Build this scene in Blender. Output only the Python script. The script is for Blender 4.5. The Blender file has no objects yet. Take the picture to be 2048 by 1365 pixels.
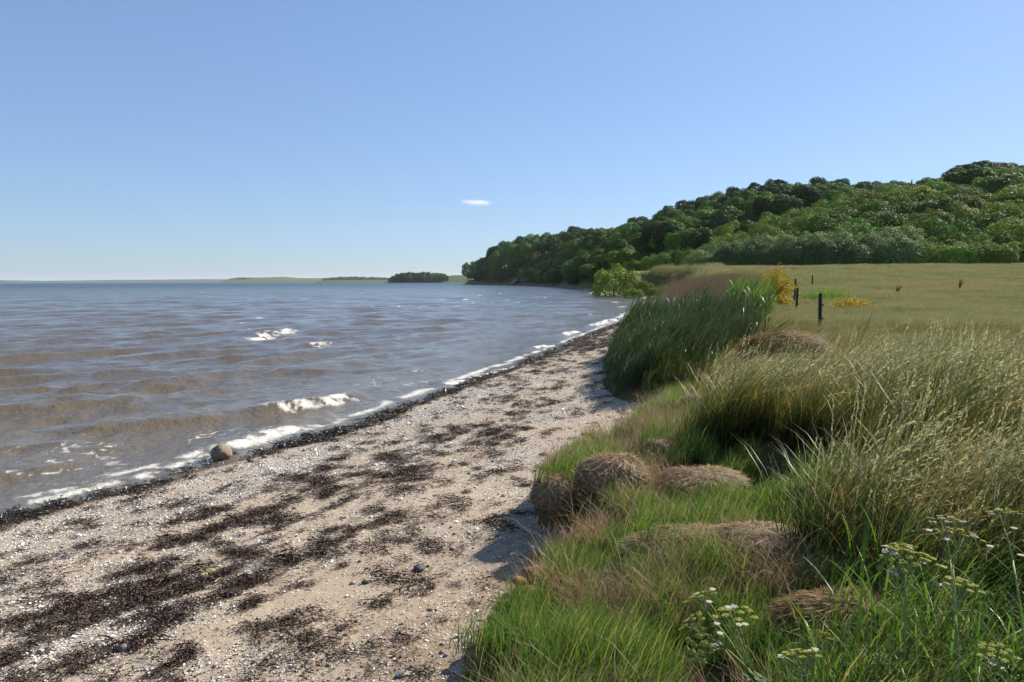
import bpy, math, random
import numpy as np
from mathutils import Vector, Matrix

R = math.radians
rng = np.random.default_rng(7)
random.seed(7)
SC = bpy.context.scene
COL = SC.collection

# ------------------------------------------------------------------ camera
CAM_H, F_PX = 2.6, 1479.0
PITCH, ROLL = math.atan((682.5 - 562.8) / F_PX), R(0.16)
_f = np.array([0, math.cos(PITCH), -math.sin(PITCH)])
_r0 = np.array([1.0, 0, 0]); _u0 = np.array([0, math.sin(PITCH), math.cos(PITCH)])
_r = math.cos(ROLL) * _r0 - math.sin(ROLL) * _u0
_u = math.cos(ROLL) * _u0 + math.sin(ROLL) * _r0
cam_d = bpy.data.cameras.new('camera'); cam_d.sensor_width = 36; cam_d.lens = 26
cam_d.clip_start = 0.05; cam_d.clip_end = 60000
cam = bpy.data.objects.new('camera', cam_d); COL.objects.link(cam)
cam.matrix_world = Matrix(((_r[0], _u[0], -_f[0], 0), (_r[1], _u[1], -_f[1], 0), (_r[2], _u[2], -_f[2], CAM_H), (0, 0, 0, 1)))
SC.camera = cam

# ------------------------------------------------------------------ sky, sun, exposure
SUN_EL, SUN_AZ = 38.0, 52.0          # azimuth measured from +Y (view direction) towards +X
W = bpy.data.worlds.new('World'); SC.world = W; W.use_nodes = True
wn = W.node_tree; bg = wn.nodes['Background']
sky = wn.nodes.new('ShaderNodeTexSky'); sky.sky_type = 'NISHITA'; sky.sun_disc = False
sky.sun_elevation = R(SUN_EL); sky.sun_rotation = R(SUN_AZ)
sky.altitude = 0; sky.air_density = 1.0; sky.dust_density = 0.3; sky.ozone_density = 5.0
tn_ = wn.nodes.new('ShaderNodeMix'); tn_.data_type = 'RGBA'; tn_.blend_type = 'MULTIPLY'; tn_.inputs[0].default_value = 1; tn_.inputs[7].default_value = (0.99, 1.18, 1.47, 1)
gm_ = wn.nodes.new('ShaderNodeGamma'); gm_.inputs[1].default_value = 0.6; wn.links.new(sky.outputs[0], gm_.inputs[0]); wn.links.new(gm_.outputs[0], tn_.inputs[6]); wn.links.new(tn_.outputs[2], bg.inputs[0]); bg.inputs[1].default_value = 0.106
sun_d = bpy.data.lights.new('sun', 'SUN'); sun_d.energy = 5.0; sun_d.angle = R(0.53); sun_d.color = (1.0, 0.93, 0.82)
sun = bpy.data.objects.new('sun', sun_d); COL.objects.link(sun)
sv = Vector((math.sin(R(SUN_AZ)) * math.cos(R(SUN_EL)), math.cos(R(SUN_AZ)) * math.cos(R(SUN_EL)), math.sin(R(SUN_EL))))
sun.rotation_euler = (-sv).to_track_quat('-Z', 'Y').to_euler()
SC.view_settings.view_transform = 'Standard'; SC.view_settings.look = 'None'
SC.view_settings.exposure = 0.85; SC.view_settings.gamma = 1.0; SC.view_settings.use_curve_mapping = False
SC.cycles.use_adaptive_sampling = True; SC.cycles.adaptive_threshold = 0.02
SC.cycles.max_bounces = 5; SC.cycles.diffuse_bounces = 2; SC.cycles.glossy_bounces = 2
SC.cycles.transmission_bounces = 4; SC.cycles.volume_bounces = 3; SC.cycles.transparent_max_bounces = 8

# ------------------------------------------------------------------ helpers
def ray(px, py):
    d = _f + (px - 1024) / F_PX * _r + (682.5 - py) / F_PX * _u
    return d
def P(px, py, z=0.0):               # the point at height z seen at this place of the picture
    d = ray(px, py); t = (z - CAM_H) / d[2]
    return np.array([0, 0, CAM_H]) + t * d
def Q(px, py, y):                   # the point at distance y
    d = ray(px, py); t = y / d[1]
    return np.array([0, 0, CAM_H]) + t * d
def project(p):
    q = np.asarray(p, float) - np.array([0, 0, CAM_H])
    dz = q @ _f
    return 1024 + F_PX * (q @ _r) / dz, 682.5 - F_PX * (q @ _u) / dz

def hash2(ix, iy, seed):
    h = (ix.astype(np.int64) * 374761393 + iy.astype(np.int64) * 668265263 + seed * 974634777) & 0xffffffff
    h = ((h ^ (h >> 13)) * 1274126177) & 0xffffffff
    h = h ^ (h >> 16)
    return (h & 0xffffff) / float(0xffffff)
def vnoise(x, y, seed=0):
    x = np.asarray(x, float); y = np.asarray(y, float)
    ix = np.floor(x); iy = np.floor(y); fx = x - ix; fy = y - iy
    fx = fx * fx * fx * (fx * (fx * 6 - 15) + 10); fy = fy * fy * fy * (fy * (fy * 6 - 15) + 10)
    a = hash2(ix, iy, seed); b = hash2(ix + 1, iy, seed); c = hash2(ix, iy + 1, seed); d = hash2(ix + 1, iy + 1, seed)
    return a + (b - a) * fx + (c - a) * fy + (a - b - c + d) * fx * fy
def fbm(x, y, o=4, seed=0, g=0.5):
    s = 0; a = 1; t = 0
    for i in range(o):
        s = s + a * vnoise(x * 2 ** i + 17.3 * i, y * 2 ** i - 9.1 * i, seed + i); t += a; a *= g
    return s / t
def sstep(x, a, b):
    t = np.clip((np.asarray(x, float) - a) / (b - a), 0, 1)
    return t * t * (3 - 2 * t)

def mesh_from(name, v, faces, mats, attrs=None, fmat=None, smooth=True):
    """v (n,3); faces: list of int arrays (m,k); attrs {name: per-vertex floats}"""
    me = bpy.data.meshes.new(name)
    v = np.asarray(v, np.float32)
    faces = [np.asarray(f, np.int32) for f in faces if len(f)]
    me.vertices.add(len(v)); me.vertices.foreach_set('co', v.ravel())
    if faces:
        loops = np.concatenate([f.ravel() for f in faces])
        tot = np.concatenate([np.full(len(f), f.shape[1], np.int32) for f in faces])
        st = np.concatenate([[0], np.cumsum(tot)[:-1]]).astype(np.int32)
        me.loops.add(len(loops)); me.loops.foreach_set('vertex_index', loops)
        me.polygons.add(len(tot)); me.polygons.foreach_set('loop_start', st); me.polygons.foreach_set('loop_total', tot)
        if fmat is not None: me.polygons.foreach_set('material_index', np.asarray(fmat, np.int32))
        me.polygons.foreach_set('use_smooth', np.full(len(tot), smooth, bool))
    for k, a in (attrs or {}).items():
        at = me.attributes.new(k, 'FLOAT', 'POINT'); at.data.foreach_set('value', np.asarray(a, np.float32))
    for m in (mats if isinstance(mats, (list, tuple)) else [mats]): me.materials.append(m)
    me.update(); me.validate()
    return me
def obj(name, me, parent=None, loc=None):
    o = bpy.data.objects.new(name, me); COL.objects.link(o)
    if parent is not None: o.parent = parent
    if loc is not None: o.location = loc
    return o
def empty(name, loc=(0, 0, 0), rz=0.0):
    o = bpy.data.objects.new(name, None); COL.objects.link(o); o.location = loc; o.rotation_euler = (0, 0, rz)
    o.empty_display_size = 0.1
    return o
def tag(o, label=None, cat=None, group=None, kind=None):
    if label: o['label'] = label
    if cat: o['category'] = cat
    if group: o['group'] = group
    if kind: o['kind'] = kind
    return o

class Geo:
    """collects vertices, faces, per-vertex attributes and a material index for one mesh"""
    def __init__(s): s.v = []; s.f = {}; s.fm = {}; s.n = 0; s.a = {}
    def add(s, co, f, mi=0, **attrs):
        v = np.asarray(co, float).reshape(-1, 3); f = np.asarray(f, int)
        k = f.shape[1]
        s.v.append(v); s.f.setdefault(k, []).append(f + s.n); s.fm.setdefault(k, []).append(np.full(len(f), mi))
        for key in ('v', 'rnd'):
            a = attrs.get(key, 0.0)
            s.a.setdefault(key, []).append(np.broadcast_to(np.asarray(a, float).ravel() if np.ndim(a) else a, (len(v),)))
        s.n += len(v)
    def mesh(s, name, mats, smooth=True):
        ks = list(s.f)
        fm = np.concatenate([np.concatenate(s.fm[k]) for k in ks])
        return mesh_from(name, np.concatenate(s.v), [np.concatenate(s.f[k]) for k in ks], mats,
                         {k: np.concatenate(a) for k, a in s.a.items()}, fm, smooth)
def strips(g, paths, widths, side, mi=0, rnd=None):
    """paths (n,k,3), widths (n,k) or (k,), side (n,3) or (n,k,3): flat ribbons"""
    n, k, _ = paths.shape
    side = np.asarray(side, float)
    if side.ndim == 2: side = side[:, None, :]
    w = np.broadcast_to(widths, (n, k))[:, :, None] * 0.5
    v = np.stack([paths - side * w, paths + side * w], axis=2).reshape(-1, 3)
    base = (np.arange(n)[:, None] * k * 2 + np.arange(k - 1)[None, :] * 2)
    f = np.stack([base, base + 1, base + 3, base + 2], axis=-1).reshape(-1, 4)
    s = np.broadcast_to(np.linspace(0, 1, k)[None, :, None], (n, k, 2)).ravel()
    r = rng.random(n) if rnd is None else np.broadcast_to(rnd, (n,))
    g.add(v, f, mi, v=s, rnd=np.repeat(r, k * 2))
def tube(g, path, radii, sides=6, mi=0, rnd=0.5):
    path = np.asarray(path, float); k = len(path)
    radii = np.broadcast_to(radii, (k,))
    t = np.gradient(path, axis=0); t /= np.linalg.norm(t, axis=1)[:, None] + 1e-9
    ref = np.where(np.abs(t[:, 2:3]) > 0.9, np.array([[1., 0, 0]]), np.array([[0, 0, 1.]]))
    a = np.cross(t, ref); a /= np.linalg.norm(a, axis=1)[:, None]
    b = np.cross(t, a)
    th = np.linspace(0, 2 * np.pi, sides, endpoint=False)
    v = path[:, None] + radii[:, None, None] * (np.cos(th)[None, :, None] * a[:, None] + np.sin(th)[None, :, None] * b[:, None])
    i = np.arange(k - 1)[:, None] * sides; j = np.arange(sides)[None, :]; j2 = (j + 1) % sides
    f = np.stack([i + j, i + j2, i + sides + j2, i + sides + j], -1).reshape(-1, 4)
    g.add(v.reshape(-1, 3), f, mi, v=np.repeat(np.linspace(0, 1, k), sides), rnd=rnd)
    cap = np.arange(sides)[None, :] + (k - 1) * sides
    if sides == 4 or sides == 6 or sides == 5 or sides == 8:
        s = g.n - k * sides
        g.f.setdefault(sides, []).append(cap + s); g.fm.setdefault(sides, []).append(np.full(1, mi))
def unit(v):
    v = np.asarray(v, float)
    return v / (np.linalg.norm(v, axis=-1, keepdims=True) + 1e-12)
def ico(sub=2):
    import bmesh
    bm = bmesh.new(); bmesh.ops.create_icosphere(bm, subdivisions=sub, radius=1)
    v = np.array([x.co[:] for x in bm.verts]); f = np.array([[a.index for a in x.verts] for x in bm.faces]); bm.free()
    return v, f

# ------------------------------------------------------------------ node materials
class NM:
    def __init__(s, name):
        s.m = bpy.data.materials.new(name); s.m.use_nodes = True
        s.t = s.m.node_tree; s.t.nodes.clear(); s.out = s.t.nodes.new('ShaderNodeOutputMaterial')
    def n(s, kind, **kw):
        x = s.t.nodes.new('ShaderNode' + kind)
        for k, v in kw.items(): setattr(x, k, v)
        return x
    def l(s, a, b): s.t.links.new(a, b)
    def setin(s, sock, val):
        if hasattr(val, 'is_linked') or isinstance(val, bpy.types.NodeSocket): s.l(val, sock)
        elif isinstance(val, (tuple, list)) and len(val) == 3 and sock.type == 'RGBA': sock.default_value = (*val, 1)
        else: sock.default_value = val
    def math(s, op, a, b=0.0, clamp=False):
        x = s.n('Math', operation=op, use_clamp=clamp); s.setin(x.inputs[0], a); s.setin(x.inputs[1], b); return x.outputs[0]
    def mix(s, fac, a, b, blend='MIX'):
        x = s.n('Mix', data_type='RGBA', blend_type=blend); x.clamp_factor = True
        s.setin(x.inputs[0], fac); s.setin(x.inputs[6], a); s.setin(x.inputs[7], b); return x.outputs[2]
    def ramp(s, fac, stops, interp='LINEAR'):
        x = s.n('ValToRGB'); e = x.color_ramp; e.interpolation = interp
        while len(e.elements) < len(stops): e.elements.new(0.5)
        for el, (p, c) in zip(e.elements, stops):
            el.position = p; el.color = (*c, 1) if len(c) == 3 else c
        s.setin(x.inputs[0], fac); return x.outputs[0]
    def mrange(s, v, a, b, c=0.0, d=1.0, smooth=False):
        x = s.n('MapRange', clamp=True); x.interpolation_type = 'SMOOTHSTEP' if smooth else 'LINEAR'
        s.setin(x.inputs[0], v); x.inputs[1].default_value = a; x.inputs[2].default_value = b
        x.inputs[3].default_value = c; x.inputs[4].default_value = d; return x.outputs[0]
    def attr(s, name, kind='GEOMETRY'):
        x = s.n('Attribute', attribute_name=name); x.attribute_type = kind; return x.outputs['Fac']
    def noise(s, vec, scale, detail=3, rough=0.55, dist=0.0, out='Fac'):
        x = s.n('TexNoise'); s.setin(x.inputs['Vector'], vec) if vec is not None else None
        x.inputs['Scale'].default_value = scale; x.inputs['Detail'].default_value = detail
        x.inputs['Roughness'].default_value = rough; x.inputs['Distortion'].default_value = dist
        return x.outputs[out]
    def pos(s): return s.n('NewGeometry').outputs['Position']
    def objco(s): return s.n('TexCoord').outputs['Object']
    def scalev(s, v, sc):
        x = s.n('Mapping'); s.l(v, x.inputs[0]); x.inputs['Scale'].default_value = sc; return x.outputs[0]
    def rotv(s, v, rz, sc=(1, 1, 1)):
        x = s.n('Mapping'); s.l(v, x.inputs[0]); x.inputs['Rotation'].default_value = (0, 0, rz); x.inputs['Scale'].default_value = sc; return x.outputs[0]
    def bump(s, h, strength=0.5, dist=0.02):
        x = s.n('Bump'); s.setin(x.inputs['Height'], h); x.inputs['Strength'].default_value = strength; x.inputs['Distance'].default_value = dist; return x.outputs[0]
    def princ(s, col, rough=0.7, spec=0.3, normal=None, **kw):
        x = s.n('BsdfPrincipled'); s.setin(x.inputs['Base Color'], col); s.setin(x.inputs['Roughness'], rough)
        s.setin(x.inputs['Specular IOR Level'], spec)
        if normal is not None: s.l(normal, x.inputs['Normal'])
        for k, v in kw.items(): s.setin(x.inputs[k], v)
        return x.outputs[0]
    def done(s, sh): s.l(sh, s.out.inputs['Surface']); return s.m
    def leafy(s, col, trans=0.4, rough=0.45, spec=0.35, tcol=None):
        a = s.princ(col, rough, spec)
        t = s.n('BsdfTranslucent'); s.setin(t.inputs[0], tcol if tcol is not None else col)
        m = s.n('MixShader'); m.inputs[0].default_value = trans
        s.l(a, m.inputs[1]); s.l(t.outputs[0], m.inputs[2]); return s.done(m.outputs[0])

def grass_mat(name, root, mid, tip, dry=(0.30, 0.22, 0.09), trans=0.42, rough=0.42, spec=0.4):
    """root-to-tip colouring of a blade, some of the blades and some of the clumps drier than others"""
    n = NM(name)
    c = n.ramp(n.attr('v'), [(0.0, root), (0.45, mid), (1.0, tip)])  # blade's own gradient, its roots darkened further to paint in shade between blades
    c = n.mix(n.mrange(n.attr('rnd'), 0.80, 0.9), c, dry)
    t = n.attr('tint', 'INSTANCER')
    c = n.mix(n.mrange(t, 0.5, 1.0), c, dry)
    hsv = n.n('HueSaturation'); n.l(c, hsv.inputs['Color'])
    n.l(n.mrange(n.attr('rnd'), 0, 1, 0.65, 1.3), hsv.inputs['Value'])
    return n.leafy(hsv.outputs[0], trans, rough, spec)
def plain_mat(name, col, rough=0.8, spec=0.25, var=0.35, scale=30, bump=0.4, dist=0.01):
    n = NM(name); p = n.objco(); f = n.noise(p, scale, 5)
    c = n.mix(n.mrange(f, 0.3, 0.7), tuple(x * (1 - var) for x in col), tuple(min(1, x * (1 + var)) for x in col))
    return n.done(n.princ(c, rough, spec, n.bump(n.noise(p, scale * 2, 6), bump, dist)))

# ------------------------------------------------------------------ the lie of the land
def curve(tab):
    t = np.array(tab, float)
    yy = t[:, 0]; xx = t[:, 1]
    m = np.gradient(xx, yy)
    for i in range(1, len(yy) - 1):                     # monotone-ish slopes, no overshoot
        a = (xx[i] - xx[i - 1]) / (yy[i] - yy[i - 1]); b = (xx[i + 1] - xx[i]) / (yy[i + 1] - yy[i])
        m[i] = 0 if a * b < 0 else np.sign(a) * min(abs(m[i]), 2.5 * min(abs(a), abs(b)))
    def fn(y):
        y = np.asarray(y, float); yc = np.clip(y, yy[0], yy[-1])
        i = np.clip(np.searchsorted(yy, yc) - 1, 0, len(yy) - 2)
        h = yy[i + 1] - yy[i]; t = (yc - yy[i]) / h
        r = ((2 * t ** 3 - 3 * t ** 2 + 1) * xx[i] + (t ** 3 - 2 * t ** 2 + t) * h * m[i] + (-2 * t ** 3 + 3 * t ** 2) * xx[i + 1] + (t ** 3 - t ** 2) * h * m[i + 1])
        return r + np.where(y < yy[0], (y - yy[0]) * m[0], 0) + np.where(y > yy[-1], (y - yy[-1]) * m[-1], 0)
    return fn
SHORE = curve([(-8, -16), (0, -10.6), (4, -8.0), (8.0, -5.62), (9.1, -5.0), (10.5, -4.28), (11.6, -3.63), (13.2, -2.89), (15.9, -2.05), (17.7, -1.45),
               (21.1, -0.34), (25.3, 0.96), (30.3, 2.4), (37.7, 4.5), (46.9, 7.2), (67.5, 12.0), (92, 17.0), (106, 19.0), (118, 18.6), (132, 16.6),
               (146, 15.6), (175, 17.5), (240, 22.0), (340, 18.5), (440, 8.5), (540, -8), (600, -27), (628, -43), (645, -38), (670, -5), (700, 60)])
VEG = curve([(-8, -2.5), (0, -0.62), (2.5, -0.35), (3.4, -0.24), (4.0, -0.2), (4.4, 0.02), (4.8, 0.34), (5.2, 0.60), (5.6, 0.58), (5.95, 0.26), (6.3, 0.2), (6.8, 0.22), (7.4, 0.45),
             (8, 0.85), (9, 1.35), (10, 1.8), (11, 2.15), (11.7, 2.45), (12.3, 2.2), (12.8, 1.8), (14, 1.8), (17, 2.2), (24, 3.4), (33, 5.6), (46, 9.0), (67, 14.2),
             (92, 19.6), (106, 22.6), (118, 21.5), (132, 19.0), (146, 18.0), (175, 20), (240, 24), (340, 20.5), (440, 10.5), (540, -6), (600, -25), (628, -41), (645, -36), (670, -3), (700, 62)])
FOOT = np.array([(400, 70), (200, 88), (120, 97), (69, 102), (43, 110), (33, 122), (27, 140), (24, 180), (27, 240), (23, 340), (13, 440), (-2, 540), (-22, 600), (-36, 627), (-28, 643), (5, 668), (60, 700), (400, 800)], float)
RIDGE = np.array([(420, 150), (230, 180), (152, 222), (117, 282), (79, 380), (41, 480), (8, 555), (-6, 590), (-20, 612), (-32, 624)], float)
RIDGE_Z = np.array([42, 37, 30.5, 31, 29, 25, 19, 13, 7, 3], float)
def slope_cos(fn, y):
    d = (fn(y + 0.4) - fn(y - 0.4)) / 0.8
    return 1 / np.sqrt(1 + d * d)
def shore_d(x, y): return (x - SHORE(y)) * slope_cos(SHORE, y)
def veg_d(x, y): return (x - VEG(y)) * slope_cos(VEG, y)
def poly_dist(x, y, poly, vals=None):
    best = np.full(np.shape(x), 1e9); val = np.zeros(np.shape(x))
    for i in range(len(poly) - 1):
        a = poly[i]; d = poly[i + 1] - a; L = d @ d
        t = np.clip(((x - a[0]) * d[0] + (y - a[1]) * d[1]) / L, 0, 1)
        q = np.hypot(x - a[0] - t * d[0], y - a[1] - t * d[1])
        m = q < best; best = np.where(m, q, best)
        if vals is not None: val = np.where(m, vals[i] + t * (vals[i + 1] - vals[i]), val)
    return (best, val) if vals is not None else best
def in_poly(x, y, poly):
    c = np.zeros(np.shape(x), bool); n = len(poly)
    for i in range(n):
        x1, y1 = poly[i]; x2, y2 = poly[(i + 1) % n]
        if y1 == y2: continue
        c ^= ((y1 > y) != (y2 > y)) & (x < (x2 - x1) * (y - y1) / (y2 - y1) + x1)
    return c
def hill_in(x, y): return in_poly(x, y, FOOT)

# lumps on the bank, (x, y, radius along, radius across, height)
LUMPS = []
def meadow_z(x, y):
    return 1.08 + 3.1 * sstep(y, 28, 118) + 0.012 * np.clip(x - 6, 0, 80) * sstep(y, 15, 60)
def land_z(x, y):
    x = np.asarray(x, float); y = np.asarray(y, float)
    sd = shore_d(x, y); e = veg_d(x, y)
    e = e + (0.10 * (fbm(x * 2.2, y * 2.2, 3, 5) - 0.5) * 2) * (1 - sstep(y, 14, 25)) + 1.4 * (fbm(x * .25, y * .25, 3, 6) - .5) * sstep(y, 14, 40)
    zv = 0.55 - 0.2 * sstep(y, 50, 110)
    t = np.clip(sd / np.maximum(sd - e, 1e-3), 0, 1)
    beach = zv * t ** 0.85
    # beach relief: low berms along the shore, trodden sand
    beach += np.where(sd > 0, 0.030 * np.sin(sd * 2.6 + 2.0 * fbm(x * .5, y * .3, 2, 8)) * np.clip(sd / 2, 0, 1) * (1 - t) + 0.045 * (fbm(x * 1.1, y * 1.1, 4, 9) - .5) * np.clip(sd, 0, 1) + 0.016 * (fbm(x * 9, y * 9, 2, 19) - .5) * np.clip(sd, 0, 1), 0)
    under = np.maximum(sd * 0.10, -3)
    nb = 1 - sstep(y, 9.0, 12.5)
    mz = meadow_z(x, y)
    near = zv + 0.36 * sstep(e, 0.0, 0.18) + (mz - zv - 0.36) * sstep(e, 0.25, 2.6)
    far = zv + 0.16 * sstep(e, 0, 0.4) + (mz - zv - 0.16) * sstep(e, 0.6, 5.5)
    bank = near * nb + far * (1 - nb)
    bank += (0.16 * (fbm(x * .9, y * .9, 3, 11) - .5) + 0.05 * (fbm(x * 4, y * 4, 2, 12) - .5)) * sstep(e, 0.1, 0.8) * (1 - 0.6 * sstep(y, 20, 40))
    for (lx, ly, ra, rb, h) in LUMPS:
        d2 = ((x - lx) / ra) ** 2 + ((y - ly) / rb) ** 2
        bank = bank + h * np.exp(-d2 * 1.5)
    z = np.where(sd < 0, under, np.where(e < 0, beach, bank))
    far_m = y > 90
    if np.any(far_m):
        df = poly_dist(x, y, FOOT); ins = hill_in(x, y)
        dr, rz = poly_dist(x, y, RIDGE, RIDGE_Z)
        tt = np.where(ins, df / (df + dr + 1e-6), 0)
        s = np.sin(np.clip(tt, 0, 1) * np.pi / 2) ** 1.15
        z = np.where(ins, z + (rz - z) * s + 3.0 * (fbm(x * .03, y * .03, 3, 14) - .5) * sstep(df, 5, 40), z)
    return z
def lz(x, y): return float(land_z(np.array([float(x)]), np.array([float(y)]))[0])
def G(px, py):               # the point of the ground seen at this place of the picture
    d = ray(px, py); t = np.geomspace(1.6, 900, 2600); q = np.array([0, 0, CAM_H]) + t[:, None] * d
    k = int(np.argmax(q[:, 2] < land_z(q[:, 0], q[:, 1]))); p = q[k]
    return np.array([p[0], p[1], lz(p[0], p[1])])
def hump(px, py, ra, rb, h):
    p = G(px, py); LUMPS.append((p[0], p[1], ra, rb, h))
hump(1570, 740, 1.2, 1.0, 0.36)      # dry hump with the hollow
hump(1440, 595, 3.5, 6.0, 0.40)      # rise under the brown reeds
hump(1530, 1100, 0.5, 0.4, 0.12)
hump(1700, 1260, 0.5, 0.35, 0.12)
hump(1650, 900, 1.2, 0.8, 0.18); hump(1480, 860, 0.9, 0.8, 0.16); hump(1760, 1010, 0.8, 0.5, 0.14)
# a hollow in front of the dry hump and one behind the first tussocks
hump(1505, 768, 0.55, 0.5, -0.35)
hump(1545, 970, 0.5, 0.5, -0.30)

# ------------------------------------------------------------------ terrain meshes
def sand_material():
    n = NM('sand'); p = n.pos()
    weed = n.attr('weed'); shell = n.attr('shell'); wet = n.attr('wet')
    c = n.mix(n.mrange(n.noise(p, 0.9, 4), .35, .65), (0.35, 0.275, 0.195), (0.43, 0.345, 0.25))
    c = n.mix(n.mrange(n.noise(p, 60, 3), .3, .75), c, (0.27, 0.21, 0.145))
    # scattered bits of shell and of rotted weed, too small to be pieces
    v1 = n.n('TexVoronoi'); n.l(p, v1.inputs['Vector']); v1.inputs['Scale'].default_value = 48
    bits = n.math('MULTIPLY', n.math('LESS_THAN', v1.outputs['Distance'], 0.30), n.math('GREATER_THAN', n.math('ADD', n.n('SeparateColor').outputs[0], 0), -1))
    sep = n.n('SeparateColor'); n.l(v1.outputs['Color'], sep.inputs[0])
    isshell = n.math('MULTIPLY', n.math('LESS_THAN', v1.outputs['Distance'], 0.32), n.math('LESS_THAN', sep.outputs[0], n.math('MULTIPLY', shell, 0.55)))
    isweed = n.math('LESS_THAN', sep.outputs[1], n.math('MULTIPLY', weed, 0.75))
    nz = n.noise(n.rotv(p, -0.45, (6, 14, 8)), 3.2, 6, 0.75)
    wm = n.math('MULTIPLY', n.mrange(n.math('ADD', n.math('MULTIPLY', weed, 0.5), nz), 0.66, 0.80), n.math('MULTIPLY', weed, 1.6, True), True)
    c = n.mix(n.math('MULTIPLY', shell, 0.35), c, (0.31, 0.265, 0.215))
    c = n.mix(isshell, c, (0.60, 0.57, 0.52))
    c = n.mix(n.math('MULTIPLY', isweed, 0.75), c, (0.06, 0.036, 0.022))
    wm = n.math('MULTIPLY', wm, n.mrange(n.noise(p, 45, 4, .75), .36, .56))
    c = n.mix(wm, c, (0.045, 0.027, 0.018))
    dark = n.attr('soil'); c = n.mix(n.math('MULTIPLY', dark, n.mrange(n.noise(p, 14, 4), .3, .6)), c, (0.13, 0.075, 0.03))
    c = n.mix(n.math('MULTIPLY', wet, 0.8), c, (0.12, 0.09, 0.062))
    rough = n.mrange(wet, 0, 1, 0.9, 0.28)
    h = n.math('ADD', n.math('MULTIPLY', n.noise(p, 120, 3), 0.5), n.noise(p, 24, 4))
    return n.done(n.princ(c, rough, 0.3, n.bump(h, 0.7, 0.015)))
def turf_material():
    n = NM('turf'); p = n.pos()
    c = n.mix(n.mrange(n.noise(p, 1.3, 5), .35, .65), (0.055, 0.050, 0.020), (0.10, 0.085, 0.035))
    c = n.mix(n.mrange(n.noise(p, 40, 4, .7), .45, .7), c, (0.16, 0.125, 0.065))
    sx = n.n('SeparateXYZ'); n.l(p, sx.inputs[0])
    far = n.mrange(sx.outputs[1], 16, 34)
    mead = n.mix(n.mrange(n.noise(n.scalev(p, (1, .5, 1)), 0.22, 5, .6), .36, .64), (0.17, 0.185, 0.05), (0.26, 0.225, 0.09))
    mead = n.mix(n.mrange(n.noise(n.scalev(p, (1, .4, 1)), 2.2, 5, .7), .40, .68), mead, (0.09, 0.115, 0.024))
    c = n.mix(far, c, mead)
    nm = n.n('NewGeometry').outputs['Normal']; sz = n.n('SeparateXYZ'); n.l(nm, sz.inputs[0])
    soil = n.mix(n.noise(p, 22, 5), (0.05, 0.03, 0.015), (0.22, 0.135, 0.05))
    c = n.mix(n.mrange(sz.outputs[2], 0.72, 0.84), soil, c)
    return n.done(n.princ(c, 0.95, 0.1, n.bump(n.noise(p, 30, 5, .7), 0.9, 0.05)))
def hill_material():
    n = NM('wooded_slope'); p = n.pos()
    c = n.mix(n.mrange(n.noise(p, 0.3, 4), .35, .65), (0.022, 0.035, 0.010), (0.05, 0.07, 0.02))
    return n.done(n.princ(c, 0.95, 0.1, n.bump(n.noise(p, 1.2, 5), 1.0, 0.5)))
M_SAND, M_TURF, M_HILL = sand_material(), turf_material(), hill_material()

def weed_mask(x, y):
    """where washed-up seaweed lies: the wet line by the water and a drift line along the upper beach"""
    sd = shore_d(x, y); s = y * 1.1 + x * .5
    edge = 0.30 + 0.22 * (vnoise(s * 0.9, 0 * s, 31) - .4)
    line = np.exp(-((sd - edge) / 0.22) ** 2) * (0.55 + 0.6 * vnoise(s * 1.4, sd * 2, 33))
    wid = 1.5 * (1 - 0.5 * sstep(y, 14, 30)); mid = 3.35 * (1 - 0.45 * sstep(y, 13, 26)) + 0.6 * (1 - sstep(y, 4, 6.5))
    drift = np.exp(-((sd - mid) / wid) ** 2)
    u = s; w = sd + 0.5 * (fbm(s * .5, sd * .5, 2, 41) - .5)
    pat = fbm(u * 0.6, w * 3.2, 4, 43, 0.6)
    drift = drift * sstep(pat, 0.44, 0.56) * sstep(fbm(u * 2.2, w * 7.0, 4, 44, .6), 0.40, 0.55)
    clean = 1 - 0.9 * sstep(veg_d(x, y), -2.2, -1.0) * sstep(y, 6, 9) * (1 - sstep(y, 18, 24))
    drift = drift * clean
    far = sstep(y, 14, 26) * 0.45 * np.exp(-((sd - 1.0) / 1.2) ** 2)
    low = 0.22 * sstep(fbm(u * .6, w * 3, 3, 47), 0.5, 0.65) * sstep(sd, 0.3, 0.8)
    return np.clip(np.maximum(np.maximum(line, drift), np.maximum(far, low)), 0, 1) * (sd > -0.15)
def shell_mask(x, y):
    sd = shore_d(x, y); e = veg_d(x, y); s = y * 1.1 + x * .5
    a = sstep(sd, 0.35, 0.9) * (1 - 0.75 * sstep(sd, 2.0, 3.2)) * (0.45 + 0.55 * sstep(fbm(s * .5, sd * 1.6, 3, 51), .38, .6))
    b = 0.75 * sstep(fbm(s * .5 + 7, sd * 1.3, 4, 53), 0.50, 0.64) * sstep(sd, 2.0, 3.0) * (1 - 0.6 * sstep(sd, 4.3, 5.2))
    c = 0.10 + 0.32 * sstep(fbm(x * 1.3, y * 1.3, 3, 54), .52, .66)
    return np.clip(np.maximum(np.maximum(a, b), c), 0, 1)

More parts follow.
